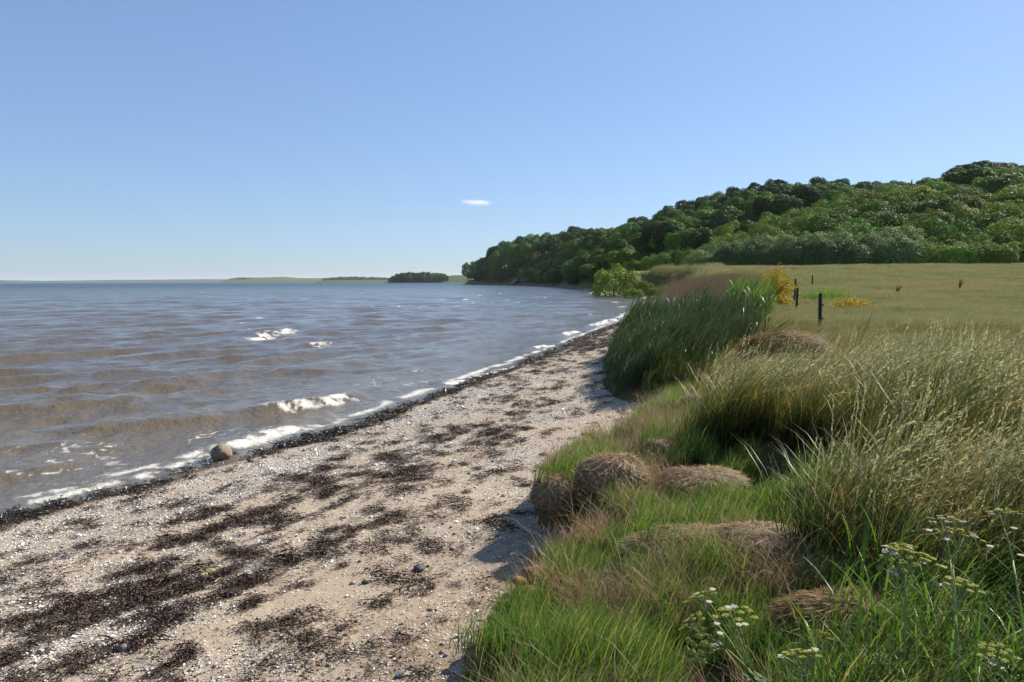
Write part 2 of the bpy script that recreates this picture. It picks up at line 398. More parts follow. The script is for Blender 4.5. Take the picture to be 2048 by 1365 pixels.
r_land = np.concatenate([np.arange(0.4, 2.0, 0.08), 2.0 * np.exp(np.arange(0, math.log(900 / 2.0), 0.0078))])
a_land = np.linspace(R(-62), R(62), 520)
RR, AA = np.meshgrid(r_land, a_land, indexing='ij')
LX = RR * np.sin(AA); LY = RR * np.cos(AA); LZ = land_z(LX, LY)
sdg = shore_d(LX, LY); eg = veg_d(LX, LY); hg = hill_in(LX, LY)
ny, nx = LX.shape
idx = np.arange(ny * nx).reshape(ny, nx)
quads = np.stack([idx[:-1, :-1], idx[:-1, 1:], idx[1:, 1:], idx[1:, :-1]], -1).reshape(-1, 4)
def fmean(a): return a.ravel()[quads].mean(1)
qs, qe, qh = fmean(sdg), fmean(eg), fmean(hg.astype(float)) > 0.5
qx, qy = fmean(LX), fmean(LY)
tip = (qy > 690)
cls = np.full(len(quads), -1)
cls[(qs > -6) & (qe < 0)] = 0
cls[(qe >= 0) & ~qh] = 1
cls[(qe >= 0) & qh] = 2
cls[(cls >= 0) & tip] = -1
def sub_mesh(name, k, mat, attrs=None):
    q = quads[cls == k]; used, inv = np.unique(q, return_inverse=True)
    v = np.stack([LX.ravel()[used], LY.ravel()[used], LZ.ravel()[used]], 1)
    return mesh_from(name, v, [inv.reshape(q.shape)], mat, {kk: a.ravel()[used] for kk, a in (attrs or {}).items()})
wetg = (1 - sstep(sdg, 0.05, 0.55))
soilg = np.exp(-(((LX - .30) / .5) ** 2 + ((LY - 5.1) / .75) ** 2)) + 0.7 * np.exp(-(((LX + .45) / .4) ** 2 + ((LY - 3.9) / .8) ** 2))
beach = obj('beach', sub_mesh('beach', 0, M_SAND, {'weed': weed_mask(LX, LY), 'shell': shell_mask(LX, LY), 'wet': wetg, 'soil': np.clip(soilg, 0, 1)}))
tag(beach, 'pale sandy beach strewn with broken shells and dark seaweed', 'beach', kind='structure')
meadow = obj('grassland', sub_mesh('grassland', 1, M_TURF)); tag(meadow, 'rough grassland of the bank and the meadow behind the beach', 'ground', kind='structure')
hill = obj('hill', sub_mesh('hill', 2, M_HILL)); tag(hill, 'long wooded hill beyond the meadow', 'hill', kind='structure')
# ------------------------------------------------------------------ sea
WD = math.atan2(-0.45, 0.89)                         # the way the waves run: in from the open water, onto the beach
def make_sea():
    r = 3.5 * np.exp(np.arange(0, math.log(420 / 3.5), 0.0062))
    r = np.concatenate([r, 420 * np.exp(np.arange(0, math.log(11500 / 420), 0.05))])
    a = np.linspace(R(-62), R(24), 640)
    rr, aa = np.meshgrid(r, a, indexing='ij')
    x = rr * np.sin(aa); y = rr * np.cos(aa)
    sd = -shore_d(x, y)                              # distance out from the water's edge
    sp = rr * 0.0062 * 1.0
    rn = np.random.default_rng(21)
    z = np.zeros_like(x); dx = np.zeros_like(x); dy = np.zeros_like(x)
    wa = 1.6 * fbm(x * .25, y * .25, 2, 62); wb = 2.2 * fbm(x * .9, y * .9, 2, 63)
    shal = sstep(sd, 0.2, 7.0); gust = 0.75 + 0.5 * fbm(x * .12, y * .12, 2, 61)
    for i in range(64):
        lam = 0.40 * (5.0 / 0.40) ** (i / 63.0) * rn.uniform(.9, 1.1)
        th = WD + rn.normal(0, 0.28 + 0.35 * (1 - i / 63))
        k = 2 * np.pi / lam; amp = 0.0064 * lam ** 0.72
        ph = k * (np.cos(th) * x + np.sin(th) * y) + rn.uniform(0, 6.28) + (wa if lam > 1.2 else wb) * rn.uniform(.6, 1.4)
        w = amp * sstep(lam / sp, 2.5, 5.0) * gust * (0.25 + 0.75 * shal)
        z += w * np.cos(ph); q = 0.75 * w
        dx -= q * np.cos(th) * np.sin(ph); dy -= q * np.sin(th) * np.sin(ph)
    foam = np.zeros_like(x)
    # crests that break: (start, end) in the picture, height, breadth, foam, streak behind
    def breaker(p0, p1, amp, wd, fo, seed):
        nonlocal z, foam
        a0 = P(*p0)[:2]; a1 = P(*p1)[:2]; d = a1 - a0; L = np.hypot(*d); d = d / L
        nrm = np.array([d[1], -d[0]])                 # towards the shore
        if nrm @ np.array([math.cos(WD), math.sin(WD)]) < 0: nrm = -nrm
        u = ((x - a0[0]) * d[0] + (y - a0[1]) * d[1]) / L
        v = (x - a0[0]) * nrm[0] + (y - a0[1]) * nrm[1] + 0.35 * wd * (fbm(u * L * .8, 0 * u, 2, seed) - .5) * 2
        m = (u > -0.6) & (u < 1.6) & (np.abs(v) < wd * 6)
        e1 = sstep(u, -0.45, 0.15) * (1 - sstep(u, 0.9, 1.4)); e2 = sstep(u, -0.05, 0.12) * (1 - sstep(u, 0.88, 1.05))
        prof = np.where(v > 0, np.exp(-(v / (wd * .55)) ** 2), np.exp(-(v / (wd * 1.5)) ** 2))
        z = z + np.where(m, amp * e1 * prof, 0)
        nn = fbm(x * 5, y * 5, 3, seed + 3)
        ff = e2 * np.exp(-((v - wd * .30) / (wd * .60)) ** 2) * sstep(nn, 0.22, 0.5) * fo
        ff += 0.35 * e2 * np.exp(-((v - wd * 1.4) / (wd * 1.2)) ** 2) * sstep(nn, 0.45, 0.7) * fo
        foam = np.maximum(foam, np.where(m, ff, 0))
        z = z + np.where(m, 0.05 * amp / .1 * e2 * np.exp(-((v - wd * .2) / (wd * .5)) ** 2) * (fbm(x * 9, y * 9, 2, seed + 5) - .3) * fo, 0)
    for args in [((545, 826), (703, 797), 0.13, 0.42, 1.0, 101), ((430, 900), (590, 856), 0.11, 0.36, 1.0, 102), ((240, 962), (440, 906), 0.05, 0.25, .85, 103),
                 ((20, 1016), (250, 962), 0.045, 0.24, .8, 104), ((880, 770), (925, 762), 0.08, 0.35, 1.0, 105), ((930, 760), (1032, 733), 0.08, 0.4, 1.0, 106),
                 ((745, 838), (830, 806), 0.05, 0.3, .8, 107), ((1050, 726), (1100, 704), 0.06, 0.35, 1.0, 108), ((1120, 672), (1150, 664), 0.08, .4, 1.0, 109),
                 ((1170, 655), (1232, 640), 0.09, .5, 1.0, 110), ((1225, 640), (1262, 622), 0.07, .5, .9, 111), ((484, 682), (560, 667), 0.16, 0.8, 1.0, 112), ((556, 668), (580, 662), .1, .7, 1.0, 113),
                 ((-60, 842), (130, 805), 0.09, .5, .0, 114), ((130, 805), (260, 800), 0.07, .45, .0, 115), ((180, 872), (420, 842), 0.08, .45, .0, 116),
                 ((-40, 905), (120, 897), .08, .4, .0, 117), ((0, 955), (160, 925), .07, .35, .25, 118), ((620, 692), (660, 687), .08, .6, .9, 119), ((600, 745), (800, 738), .08, .5, 0, 120),
                 ((260, 750), (420, 738), .1, .5, 0, 121), ((-40, 752), (120, 745), .1, .5, 0, 122), ((1060, 698), (1085, 692), .06, .3, 1., 123)]:
        breaker(*args)
    # small white crests farther out
    for k, (px, py, wpx) in enumerate([(517, 640, 24), (483, 647, 10), (497, 658, 9), (742, 617, 16), (798, 616, 10), (840, 618, 12), (690, 635, 12), (885, 600, 12), (912, 599, 8), (932, 600, 14), (947, 607, 10),
                                       (985, 607, 8), (1035, 606, 12), (405, 586, 8), (473, 580, 7), (226, 575, 6), (655, 581, 6), (725, 588, 8), (850, 594, 8), (960, 592, 8), (1000, 588, 8), (1090, 596, 8), (1180, 632, 8), (1015, 601, 9), (870, 607, 6), (1245, 615, 20), (1230, 606, 16)]):
        c = P(px, py); s = wpx / F_PX * c[1]
        d2 = ((x - c[0]) / (s * .55)) ** 2 + ((y - c[1]) / max(.22, c[1] * 0.008)) ** 2
        f_ = np.exp(-d2); foam = np.maximum(foam, 1.2 * f_ * (rr < 1500)); z = z + 0.08 * f_
    # lace and swash at the edge
    sh = fbm(x * 1.3, y * 1.3, 3, 81)
    lace = np.exp(-((sd - 1.9) / 1.8) ** 2) * sstep(1 - np.abs(fbm(x * 2.6 + 2 * sh, y * 2.6, 3, 82) - .5) * 9, 0.35, 0.9) * sstep(fbm(x * .8, y * .8, 2, 83), .4, .6) * 0.8 * (1 - sstep(y, 18, 30))
    rim = np.exp(-((sd - 0.55 - .3 * (sh - .5)) / 0.20) ** 2) * sstep(fbm(x * 2, y * 2, 3, 84), .25, .5) * 0.95 * (1 - .5 * sstep(y, 40, 80))
    foam = np.maximum(foam, np.maximum(lace, rim))
    z = z * (0.12 + 0.88 * sstep(sd, 0.0, 1.6)) + 0.012
    x = x + dx * shal; y = y + dy * shal
    near = rr < 420
    n0, n1 = x.shape; ii = np.arange(n0 * n1).reshape(n0, n1)
    q = np.stack([ii[:-1, :-1], ii[:-1, 1:], ii[1:, 1:], ii[1:, :-1]], -1).reshape(-1, 4)
    sf = sd.ravel()[q]; yf = (rr * np.cos(aa)).ravel()[q].mean(1)
    keep = (sf.max(1) > -0.9) | (yf > 690)
    q = q[keep]; used, inv = np.unique(q, return_inverse=True)
    n = NM('sea_water'); p = n.pos(); fa = n.attr('foam'); dep = n.attr('depth')
    f1 = n.noise(p, 11, 6, .75); f2 = n.noise(p, 55, 4, .65)
    fm = n.mrange(n.math('ADD', fa, n.math('MULTIPLY', n.math('SUBTRACT', n.math('ADD', n.math('MULTIPLY', f1, .6), n.math('MULTIPLY', f2, .4)), .5), 2.6)), 0.36, 1.05)
    fm = n.math('MULTIPLY', fm, n.mrange(fa, 0.05, 0.2))
    c = n.mix(dep, (0.112, 0.088, 0.054), (0.094, 0.074, 0.049))
    c = n.mix(n.attr('open'), c, (0.022, 0.040, 0.050))
    c = n.mix(fm, c, (0.60, 0.58, 0.52))
    rip = n.noise(n.rotv(p, -WD, (1.0, 0.55, 1)), 7.0, 4, .62)
    rip2 = n.noise(n.rotv(p, -WD + .5, (1.0, 0.7, 1)), 2.2, 4, .6)
    big = n.noise(n.rotv(p, -WD, (1.0, 0.35, 1)), 0.45, 4, .6)
    b = n.bump(n.math('ADD', n.math('MULTIPLY', rip, .45), n.math('MULTIPLY', rip2, .95)), 0.85, 0.10)
    bb = n.n('Bump'); n.l(big, bb.inputs['Height']); n.l(n.math('MULTIPLY', n.attr('farw'), 1.0), bb.inputs['Strength']); bb.inputs['Distance'].default_value = 0.9; n.l(b, bb.inputs['Normal'])
    rough = n.mix(fm, n.mrange(n.attr('open'), 0, 1, .09, .30), (0.8,) * 3)
    m = n.done(n.princ(c, rough, n.mrange(n.attr('open'), 0, 1, .46, .22), bb.outputs[0], IOR=1.333))
    at = {'foam': foam, 'depth': sstep(sd, 0, 12), 'open': sstep(np.log(rr), math.log(50), math.log(900)), 'farw': sstep(rr, 30, 160)}
    v = np.stack([x.ravel()[used], y.ravel()[used], z.ravel()[used]], 1)
    o = obj('sea', mesh_from('sea', v, [inv.reshape(q.shape)], m, {k: a_.ravel()[used] for k, a_ in at.items()}))
    tag(o, 'choppy brownish grey sea with small breaking waves', 'sea', kind='structure')
make_sea()

# ------------------------------------------------------------------ far coast
def far_land(name, label, D, prof, mat, depth=260, n=120):
    """prof: [(px, row of the land's top)] ; a low whale-backed strip of land at distance D"""
    prof = np.array(prof, float)
    px = np.linspace(prof[0, 0], prof[-1, 0], n); top = np.interp(px, prof[:, 0], prof[:, 1])
    hs = np.array([Q(a, b, D)[2] for a, b in zip(px, top)]); hs = np.maximum(hs, 0.3) * np.minimum(1, np.minimum(px - px[0] + 2, px[-1] - px + 2) / 12)
    xs = np.array([Q(a, 563, D)[0] for a in px])
    m = 13; t = np.linspace(0, 1, m)
    X = xs[:, None] * (1 + (t[None] * depth) / D * .6); Y = D - depth * .25 + t[None] * depth * np.ones((n, 1)); Z = hs[:, None] * np.sin(np.pi * np.clip(t, 0, 1)) [None] ** .7 * (1 + .10 * (fbm(X * .01, Y * .01, 3, int(D) % 97) - .5)) - 0.6
    ii = np.arange(n * m).reshape(n, m); q = np.stack([ii[:-1, :-1], ii[1:, :-1], ii[1:, 1:], ii[:-1, 1:]], -1).reshape(-1, 4)
    o = obj(name, mesh_from(name, np.stack([X, Y, Z], -1).reshape(-1, 3), [q], mat)); tag(o, label, 'coast', kind='structure'); return o
def field_mat(name, a, b, sc):
    n = NM(name); p = n.pos(); return n.done(n.princ(n.mix(n.mrange(n.noise(n.scalev(p, (1, .4, 1)), sc, 2), .42, .58), a, b), .95, .1))
M_FIELD = field_mat('farm_field', (0.06, 0.088, 0.035), (0.085, 0.105, 0.045), .004)
M_FARW = field_mat('far_shore', (0.015, 0.025, 0.012), (0.035, 0.05, 0.02), .0025)
far_land('far_coast', 'farthest low blue shore across the water', 9000, [(-420, 558), (0, 560.5), (90, 562), (170, 561), (250, 560), (330, 559.5), (410, 558.5), (470, 558.5), (560, 559), (640, 560)], M_FARW, 900, 260)
far_land('far_field_hill', 'distant green field slope on the far shore', 4200, [(455, 558), (480, 554.5), (530, 555), (570, 553.6), (600, 556), (640, 556.5), (700, 554), (760, 555), (800, 558)], M_FIELD, 500, 120)
far_land('far_headland', 'green field behind the wooded point', 1500, [(640, 561), (700, 560), (800, 559), (880, 554), (905, 549.5), (950, 549), (1000, 548)], M_FIELD, 300, 120)
# ------------------------------------------------------------------ scattering of uncountable things
def proto_set(name, meshes):
    c = bpy.data.collections.new(name)
    for i, me in enumerate(meshes):
        c.objects.link(bpy.data.objects.new('%s_%02d' % (name, i), me))
    t = bpy.data.node_groups.new(name, 'GeometryNodeTree')
    t.interface.new_socket('Geometry', in_out='INPUT', socket_type='NodeSocketGeometry')
    t.interface.new_socket('Geometry', in_out='OUTPUT', socket_type='NodeSocketGeometry')
    N = t.nodes.new; L = t.links.new
    gi = N('NodeGroupInput'); go = N('NodeGroupOutput'); ci = N('GeometryNodeCollectionInfo')
    ci.inputs['Collection'].default_value = c; ci.inputs['Separate Children'].default_value = True; ci.inputs['Reset Children'].default_value = True
    ip = N('GeometryNodeInstanceOnPoints'); ip.inputs['Pick Instance'].default_value = True
    def na(nm, ty):
        x = N('GeometryNodeInputNamedAttribute'); x.data_type = ty; x.inputs['Name'].default_value = nm; return x.outputs['Attribute']
    L(gi.outputs[0], ip.inputs['Points']); L(ci.outputs[0], ip.inputs['Instance'])
    L(na('kd', 'INT'), ip.inputs['Instance Index'])
    L(na('rot', 'FLOAT_VECTOR'), ip.inputs['Rotation']); L(na('scl', 'FLOAT_VECTOR'), ip.inputs['Scale'])
    L(ip.outputs[0], go.inputs[0])
    return (t, len(meshes))
def scatter(name, label, cat, pts, protos, rz=0.4, scl=1.0, tint=None, tilt=0.0, kd=None, zs=None, full_rot=False):
    t, k = protos; n = len(pts)
    me = mesh_from(name, pts, [], [])
    rot = np.zeros((n, 3)); rot[:, 2] = rng.uniform(-np.pi, np.pi, n) if full_rot else rng.normal(0, rz, n)
    rot[:, 0] = rng.normal(0, tilt, n); rot[:, 1] = rng.normal(0, tilt, n)
    s = np.broadcast_to(scl, (n,)); sv_ = np.stack([s, s, s * (1.0 if zs is None else zs)], 1)
    a = me.attributes.new('rot', 'FLOAT_VECTOR', 'POINT'); a.data.foreach_set('vector', rot.astype(np.float32).ravel())
    a = me.attributes.new('scl', 'FLOAT_VECTOR', 'POINT'); a.data.foreach_set('vector', sv_.astype(np.float32).ravel())
    a = me.attributes.new('kd', 'INT', 'POINT'); a.data.foreach_set('value', (rng.integers(0, k, n) if kd is None else kd).astype(np.int32))
    a = me.attributes.new('tint', 'FLOAT', 'POINT'); a.data.foreach_set('value', np.broadcast_to(rng.random(n) if tint is None else tint, (n,)).astype(np.float32))
    o = obj(name, me); md = o.modifiers.new('scatter', 'NODES'); md.node_group = t
    return tag(o, label, cat, kind='stuff')
def polar_points(n, r0, r1, a0, a1, p=1.0):
    """n places ahead of the camera, thinning out with distance as r^-p"""
    u = rng.random(n); q = 2 - p
    r = (r0 ** q + u * (r1 ** q - r0 ** q)) ** (1 / q)
    a = rng.uniform(R(a0), R(a1), n)
    return r * np.sin(a), r * np.cos(a)

# ------------------------------------------------------------------ blades, stalks, seed heads
def blade_clump(n, rad, h, hv, w, lean, curl, jit, segs=5, heads=0.0, headlen=0.2, head_mi=1, stalk=False, up=0.15, droop=None):
    """n blades growing from a patch of radius rad, all bent by the same wind towards +x"""
    g = Geo()
    b = rng.normal(0, rad * .6, (n, 2)); H = h * np.clip(rng.normal(1, hv, n), .35, 1.8)
    az = rng.normal(0, jit, n) + np.where(rng.random(n) < .12, rng.uniform(-2.5, 2.5, n), 0)
    th0 = np.abs(rng.normal(up, .14, n)); th1 = np.clip(rng.normal(lean, .22, n), 0.1, 2.2) + (rng.random(n) ** 3) * curl
    s = np.linspace(0, 1, segs)
    th = th0[:, None] + th1[:, None] * s[None] ** 1.3
    dz = np.cos(th) * (H / (segs - 1))[:, None]; dr = np.sin(th) * (H / (segs - 1))[:, None]
    zz = np.concatenate([np.zeros((n, 1)), np.cumsum(dz[:, :-1], 1)], 1); rr = np.concatenate([np.zeros((n, 1)), np.cumsum(dr[:, :-1], 1)], 1)
    zz = np.maximum(zz, -0.02)
    path = np.stack([b[:, 0:1] + rr * np.cos(az)[:, None], b[:, 1:2] + rr * np.sin(az)[:, None], zz - 0.02], -1)
    ta = az + np.pi / 2 + rng.normal(0, .7, n)
    side = np.stack([np.cos(ta), np.sin(ta), rng.normal(0, .25, n)], 1)
    wd = w * rng.uniform(.6, 1.3, n)[:, None] * np.maximum((1 - s ** 1.6), .06)[None] * np.where(s < .15, .7, 1)[None]
    strips(g, path, wd, unit(side), 0)
    k = int(round(n * heads))
    if k:                                             # flowering stalks with a nodding seed head
        b = rng.normal(0, rad * .6, (k, 2)); H = h * rng.uniform(1.05, 1.5, k); az = rng.normal(0, jit * .7, k)
        th0 = np.abs(rng.normal(up, .1, k)); th1 = np.clip(rng.normal(lean * .9, .2, k), .1, 1.9)
        S = 7; s = np.linspace(0, 1, S); th = th0[:, None] + th1[:, None] * s[None] ** 1.6
        dz = np.cos(th) * (H / (S - 1))[:, None]; dr = np.sin(th) * (H / (S - 1))[:, None]
        zz = np.concatenate([np.zeros((k, 1)), np.cumsum(dz[:, :-1], 1)], 1); rr = np.concatenate([np.zeros((k, 1)), np.cumsum(dr[:, :-1], 1)], 1)
        path = np.stack([b[:, 0:1] + rr * np.cos(az)[:, None], b[:, 1:2] + rr * np.sin(az)[:, None], zz], -1)
        strips(g, path, 0.0022 * np.ones(S), unit(np.stack([-np.sin(az), np.cos(az), 0 * az], 1)), head_mi)
        m = 12
        for j in range(m):                            # spikelets along the upper part
            f = 1 - headlen * (j + .5) / m * 1.0; i0 = min(int(f * (S - 1)), S - 2); fr = f * (S - 1) - i0
            p = path[:, i0] * (1 - fr) + path[:, i0 + 1] * fr
            d = unit(path[:, i0 + 1] - path[:, i0] + rng.normal(0, .0, (k, 3))); d = unit(d + rng.normal(0, .28, (k, 3)) + [0.15, 0, 0])
            L = rng.uniform(.010, .020, k)[:, None] * (1 + .3 * (h > .4)); sd_ = unit(np.cross(d, rng.normal(0, 1, (k, 3))))
            q = np.stack([p, p + d * L * .5 + sd_ * L * .16, p + d * L, p + d * L * .5 - sd_ * L * .16], 1).reshape(-1, 3)
            g.add(q, np.arange(k * 4).reshape(-1, 4), head_mi, v=1.0, rnd=np.repeat(rng.random(k) * .75, 4))
    return g
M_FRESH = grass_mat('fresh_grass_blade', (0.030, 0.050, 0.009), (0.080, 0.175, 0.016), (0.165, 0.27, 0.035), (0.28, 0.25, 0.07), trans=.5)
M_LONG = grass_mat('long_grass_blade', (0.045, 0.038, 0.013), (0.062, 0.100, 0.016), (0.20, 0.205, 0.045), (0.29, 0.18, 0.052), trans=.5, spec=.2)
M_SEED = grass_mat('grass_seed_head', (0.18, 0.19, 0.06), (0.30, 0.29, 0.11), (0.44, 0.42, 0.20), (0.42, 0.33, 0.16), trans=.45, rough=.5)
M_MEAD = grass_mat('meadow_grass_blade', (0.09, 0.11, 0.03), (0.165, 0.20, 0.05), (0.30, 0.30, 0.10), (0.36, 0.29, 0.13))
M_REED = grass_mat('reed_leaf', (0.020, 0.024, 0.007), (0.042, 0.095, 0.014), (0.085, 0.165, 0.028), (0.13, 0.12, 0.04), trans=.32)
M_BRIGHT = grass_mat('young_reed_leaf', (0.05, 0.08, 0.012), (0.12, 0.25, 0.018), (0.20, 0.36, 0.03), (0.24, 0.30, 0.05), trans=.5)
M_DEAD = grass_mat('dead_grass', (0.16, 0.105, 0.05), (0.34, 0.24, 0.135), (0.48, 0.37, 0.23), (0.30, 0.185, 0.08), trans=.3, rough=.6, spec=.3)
M_RUST = grass_mat('rusty_dead_grass', (0.10, 0.06, 0.022), (0.23, 0.14, 0.05), (0.34, 0.23, 0.095), (0.30, 0.17, 0.06), trans=.35, rough=.6, spec=.3)
M_BROWN = grass_mat('brown_reed_head', (0.10, 0.10, 0.03), (0.15, 0.125, 0.045), (0.25, 0.155, 0.08), (0.24, 0.20, 0.08), trans=.3)

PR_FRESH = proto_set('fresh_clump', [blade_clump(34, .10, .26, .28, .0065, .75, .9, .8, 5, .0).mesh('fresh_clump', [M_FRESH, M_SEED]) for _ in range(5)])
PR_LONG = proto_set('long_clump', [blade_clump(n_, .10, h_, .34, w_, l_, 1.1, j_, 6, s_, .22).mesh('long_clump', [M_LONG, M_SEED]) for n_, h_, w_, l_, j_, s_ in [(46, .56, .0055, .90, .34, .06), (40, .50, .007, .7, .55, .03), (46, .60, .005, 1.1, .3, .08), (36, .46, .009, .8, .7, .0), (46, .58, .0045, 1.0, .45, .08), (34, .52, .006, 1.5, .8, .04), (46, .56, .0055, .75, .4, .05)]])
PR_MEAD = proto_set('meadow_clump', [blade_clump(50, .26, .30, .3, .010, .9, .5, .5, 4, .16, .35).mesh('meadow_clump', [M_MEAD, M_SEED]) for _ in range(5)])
def reed_clump(n, rad, h, mi_head=False):
    g = Geo()
    for _ in range(n):
        bx, by = rng.normal(0, rad * .6, 2); H = h * rng.uniform(.75, 1.15); S = 8; s = np.linspace(0, 1, S)
        az = rng.normal(0.1, .25); bend = rng.uniform(.25, .55)
        th = .05 + bend * s ** 1.5
        zz = np.concatenate([[0], np.cumsum(np.cos(th[:-1]))]) * H / (S - 1); rr = np.concatenate([[0], np.cumsum(np.sin(th[:-1]))]) * H / (S - 1)
        path = np.stack([bx + rr * np.cos(az), by + rr * np.sin(az), zz], -1)
        strips(g, path[None], np.full((1, S), .006), unit([[-math.sin(az), math.cos(az), 0]]), 0)
        k = rng.integers(6, 9)
        for j in range(k):                            # long leaves streaming downwind
            f = rng.uniform(.18, .98); i0 = min(int(f * (S - 1)), S - 2); p = path[i0] + (path[i0 + 1] - path[i0]) * (f * (S - 1) - i0)
            L = H * rng.uniform(.26, .45); a2 = rng.normal(0, .75); t0 = rng.uniform(.25, .6); t1 = rng.uniform(.4, 1.1); m = 5; u = np.linspace(0, 1, m)
            tt = t0 + t1 * u; lz_ = np.concatenate([[0], np.cumsum(np.cos(tt[:-1]))]) * L / (m - 1); lr = np.concatenate([[0], np.cumsum(np.sin(tt[:-1]))]) * L / (m - 1)
            lp = p + np.stack([lr * math.cos(a2), lr * math.sin(a2), lz_], -1)
            wv = .017 * rng.uniform(.7, 1.2) * np.array([.6, 1, .85, .55, .05])
            sa = a2 + np.pi / 2 + rng.normal(0, .5)
            strips(g, lp[None], wv[None], unit([[math.cos(sa), math.sin(sa), rng.normal(0, .3)]]), 0)
        if mi_head:                                   # feathery brown head
            for j in range(26):
                f = rng.uniform(.82, 1.0); p = path[-2] + (path[-1] - path[-2]) * (f - .82) / .18 * 1.6
                d = unit(np.array([.8, 0, .35]) + rng.normal(0, .45, 3)); L = rng.uniform(.03, .08); sd_ = unit(np.cross(d, rng.normal(0, 1, 3)))
                g.add([p, p + d * L * .5 + sd_ * .006, p + d * L, p + d * L * .5 - sd_ * .006], [[0, 1, 2, 3]], 1, v=1., rnd=rng.random() * .7)
    return g
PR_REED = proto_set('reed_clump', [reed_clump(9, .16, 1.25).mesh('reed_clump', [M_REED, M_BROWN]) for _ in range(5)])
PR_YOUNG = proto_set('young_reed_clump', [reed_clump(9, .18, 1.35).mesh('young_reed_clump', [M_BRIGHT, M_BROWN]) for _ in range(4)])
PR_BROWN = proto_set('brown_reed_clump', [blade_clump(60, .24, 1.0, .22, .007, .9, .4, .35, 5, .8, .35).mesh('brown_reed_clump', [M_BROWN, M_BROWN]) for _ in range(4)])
PR_DEADS = proto_set('dead_tuft', [blade_clump(40, .10, .26, .3, .0035, 1.4, .6, 1.2, 5, .0).mesh('dead_tuft', [M_DEAD, M_DEAD]) for _ in range(4)])

# which plant grows where -------------------------------------------------
def reed_zone(x, y):
    e = veg_d(x, y) + .5 * (fbm(x * .8, y * .8, 2, 91) - .5)
    w = np.interp(y, [12.4, 13.5, 17, 22, 27, 33, 40], [1.0, 1.6, 2.8, 3.8, 4.7, 5.0, 4.0])
    px = 1024 + F_PX * x / np.maximum(y, 1)
    return (y > 12.6) & (y < 31) & (e > 0.05) & (e < w) & ((y < 20.5 + 1.5 * fbm(x * .7, y * .7, 2, 94)) | ((px > 1440) & (px < 1545)))
def brown_zone(x, y):
    px = 1024 + F_PX * x / np.maximum(y, 1); nz = fbm(x * .6, y * .6, 2, 92)
    return (y > 20.5) & (y < 42) & (veg_d(x, y) > .7) & (px > 1320 + 50 * nz) & (px < 1440 + 35 * nz) & ~reed_zone(x, y)
TUSS = [(1222, 985, 120, .8), (1400, 975, 150, .9), (1385, 1105, 250, .6), (1520, 1085, 150, .8), (1690, 1255, 330, .8), (1388, 826, 60, 1.), (1312, 908, 70, .9), (1570, 725, 190, .7), (1508, 775, 90, 1.6), (1740, 975, 100, .8), (1545, 950, 80, 1.4)]
def off_tussock(x, y):
    ok = np.ones(len(x), bool)
    for px, py, w, dr in TUSS:
        c = G(px, py); r_ = w / F_PX * c[1] / 2
        ok &= ((x - c[0]) / r_) ** 2 + ((y - c[1] - r_ * .2) / (r_ * dr)) ** 2 > .75
    return ok
# 1 fresh green grass on the edge of the bank
x, y = polar_points(23000, 1.9, 15, -12, 46, 1.25); e = veg_d(x, y)
edge = 2.0 + 1.3 * (fbm(x * .7, y * .7, 3, 95) - .45) + .7 * sstep(y, 8, 11)
pn = fbm(x * 1.5, y * 1.5, 3, 96)
inz = (e > 0.02) & ((e < edge) | (pn > .64)) & (pn > .34) & (fbm(x * 2.6, y * 2.6, 3, 121) > .44) & ~reed_zone(x, y) & off_tussock(x, y)
x, y, e = x[inz], y[inz], e[inz]
hs = (-0.10 + 1.55 * fbm(x * 2.6, y * 2.6, 3, 97)) * (0.55 + .45 * sstep(e, 0, .35)) * (1 + .35 * sstep(y, 6, 12))
scatter('fresh_grass', 'short bright green grass along the broken edge of the bank', 'grass', np.stack([x, y, land_z(x, y)], 1), PR_FRESH, 1.0, hs, tint=np.clip(rng.normal(.25, .2, len(x)), 0, .9))
# 2 long wind-blown grass of the bank
x, y = polar_points(30000, 1.7, 26, -8, 52, 1.15); e = veg_d(x, y); pn = fbm(x * .8, y * .8, 3, 98)
inz = (e > np.interp(y, [1, 3, 6, 8, 10, 14], [2.0, 2.05, 1.95, 1.0, .6, 1.1]) + 1.2 * (pn - .45)) & ~reed_zone(x, y) & (fbm(x * 1.5, y * 1.5, 2, 99) > .33)
inz &= off_tussock(x, y)
x, y, e = x[inz], y[inz], e[inz]
hs = (0.40 + 1.25 * fbm(x * 1.1, y * 1.1, 3, 100)) * np.interp(y, [1.5, 3, 6, 10, 16, 26], [.62, .8, 1.0, .85, .62, .5]); tn = np.clip(fbm(x * .9 + 3, y * .9, 3, 103) * 3.4 - 1.45 + rng.normal(0, .15, len(x)), 0, 1)
scatter('long_grass', 'long olive grass with pale seed heads bent by the wind on the bank', 'grass', np.stack([x, y, land_z(x, y)], 1), PR_LONG, .42, hs, tint=tn * np.interp(y, [2, 3.4, 5], [.35, .7, 1]))
# dead tufts between the green
x, y = polar_points(7000, 2.0, 14, -8, 46, 1.2); e = veg_d(x, y); m_ = (e > 0.1) & (e < 2.9) & (fbm(x * 1.7 + 9, y * 1.7, 3, 120) > .50) & ~reed_zone(x, y); x, y = x[m_], y[m_]; m_ = off_tussock(x, y); x, y = x[m_], y[m_]
scatter('dead_grass', 'tufts of dead brown grass among the green on the bank', 'grass', np.stack([x, y, land_z(x, y)], 1), PR_DEADS, 1.5, rng.uniform(.5, 1.2, len(x)), tint=rng.random(len(x)))
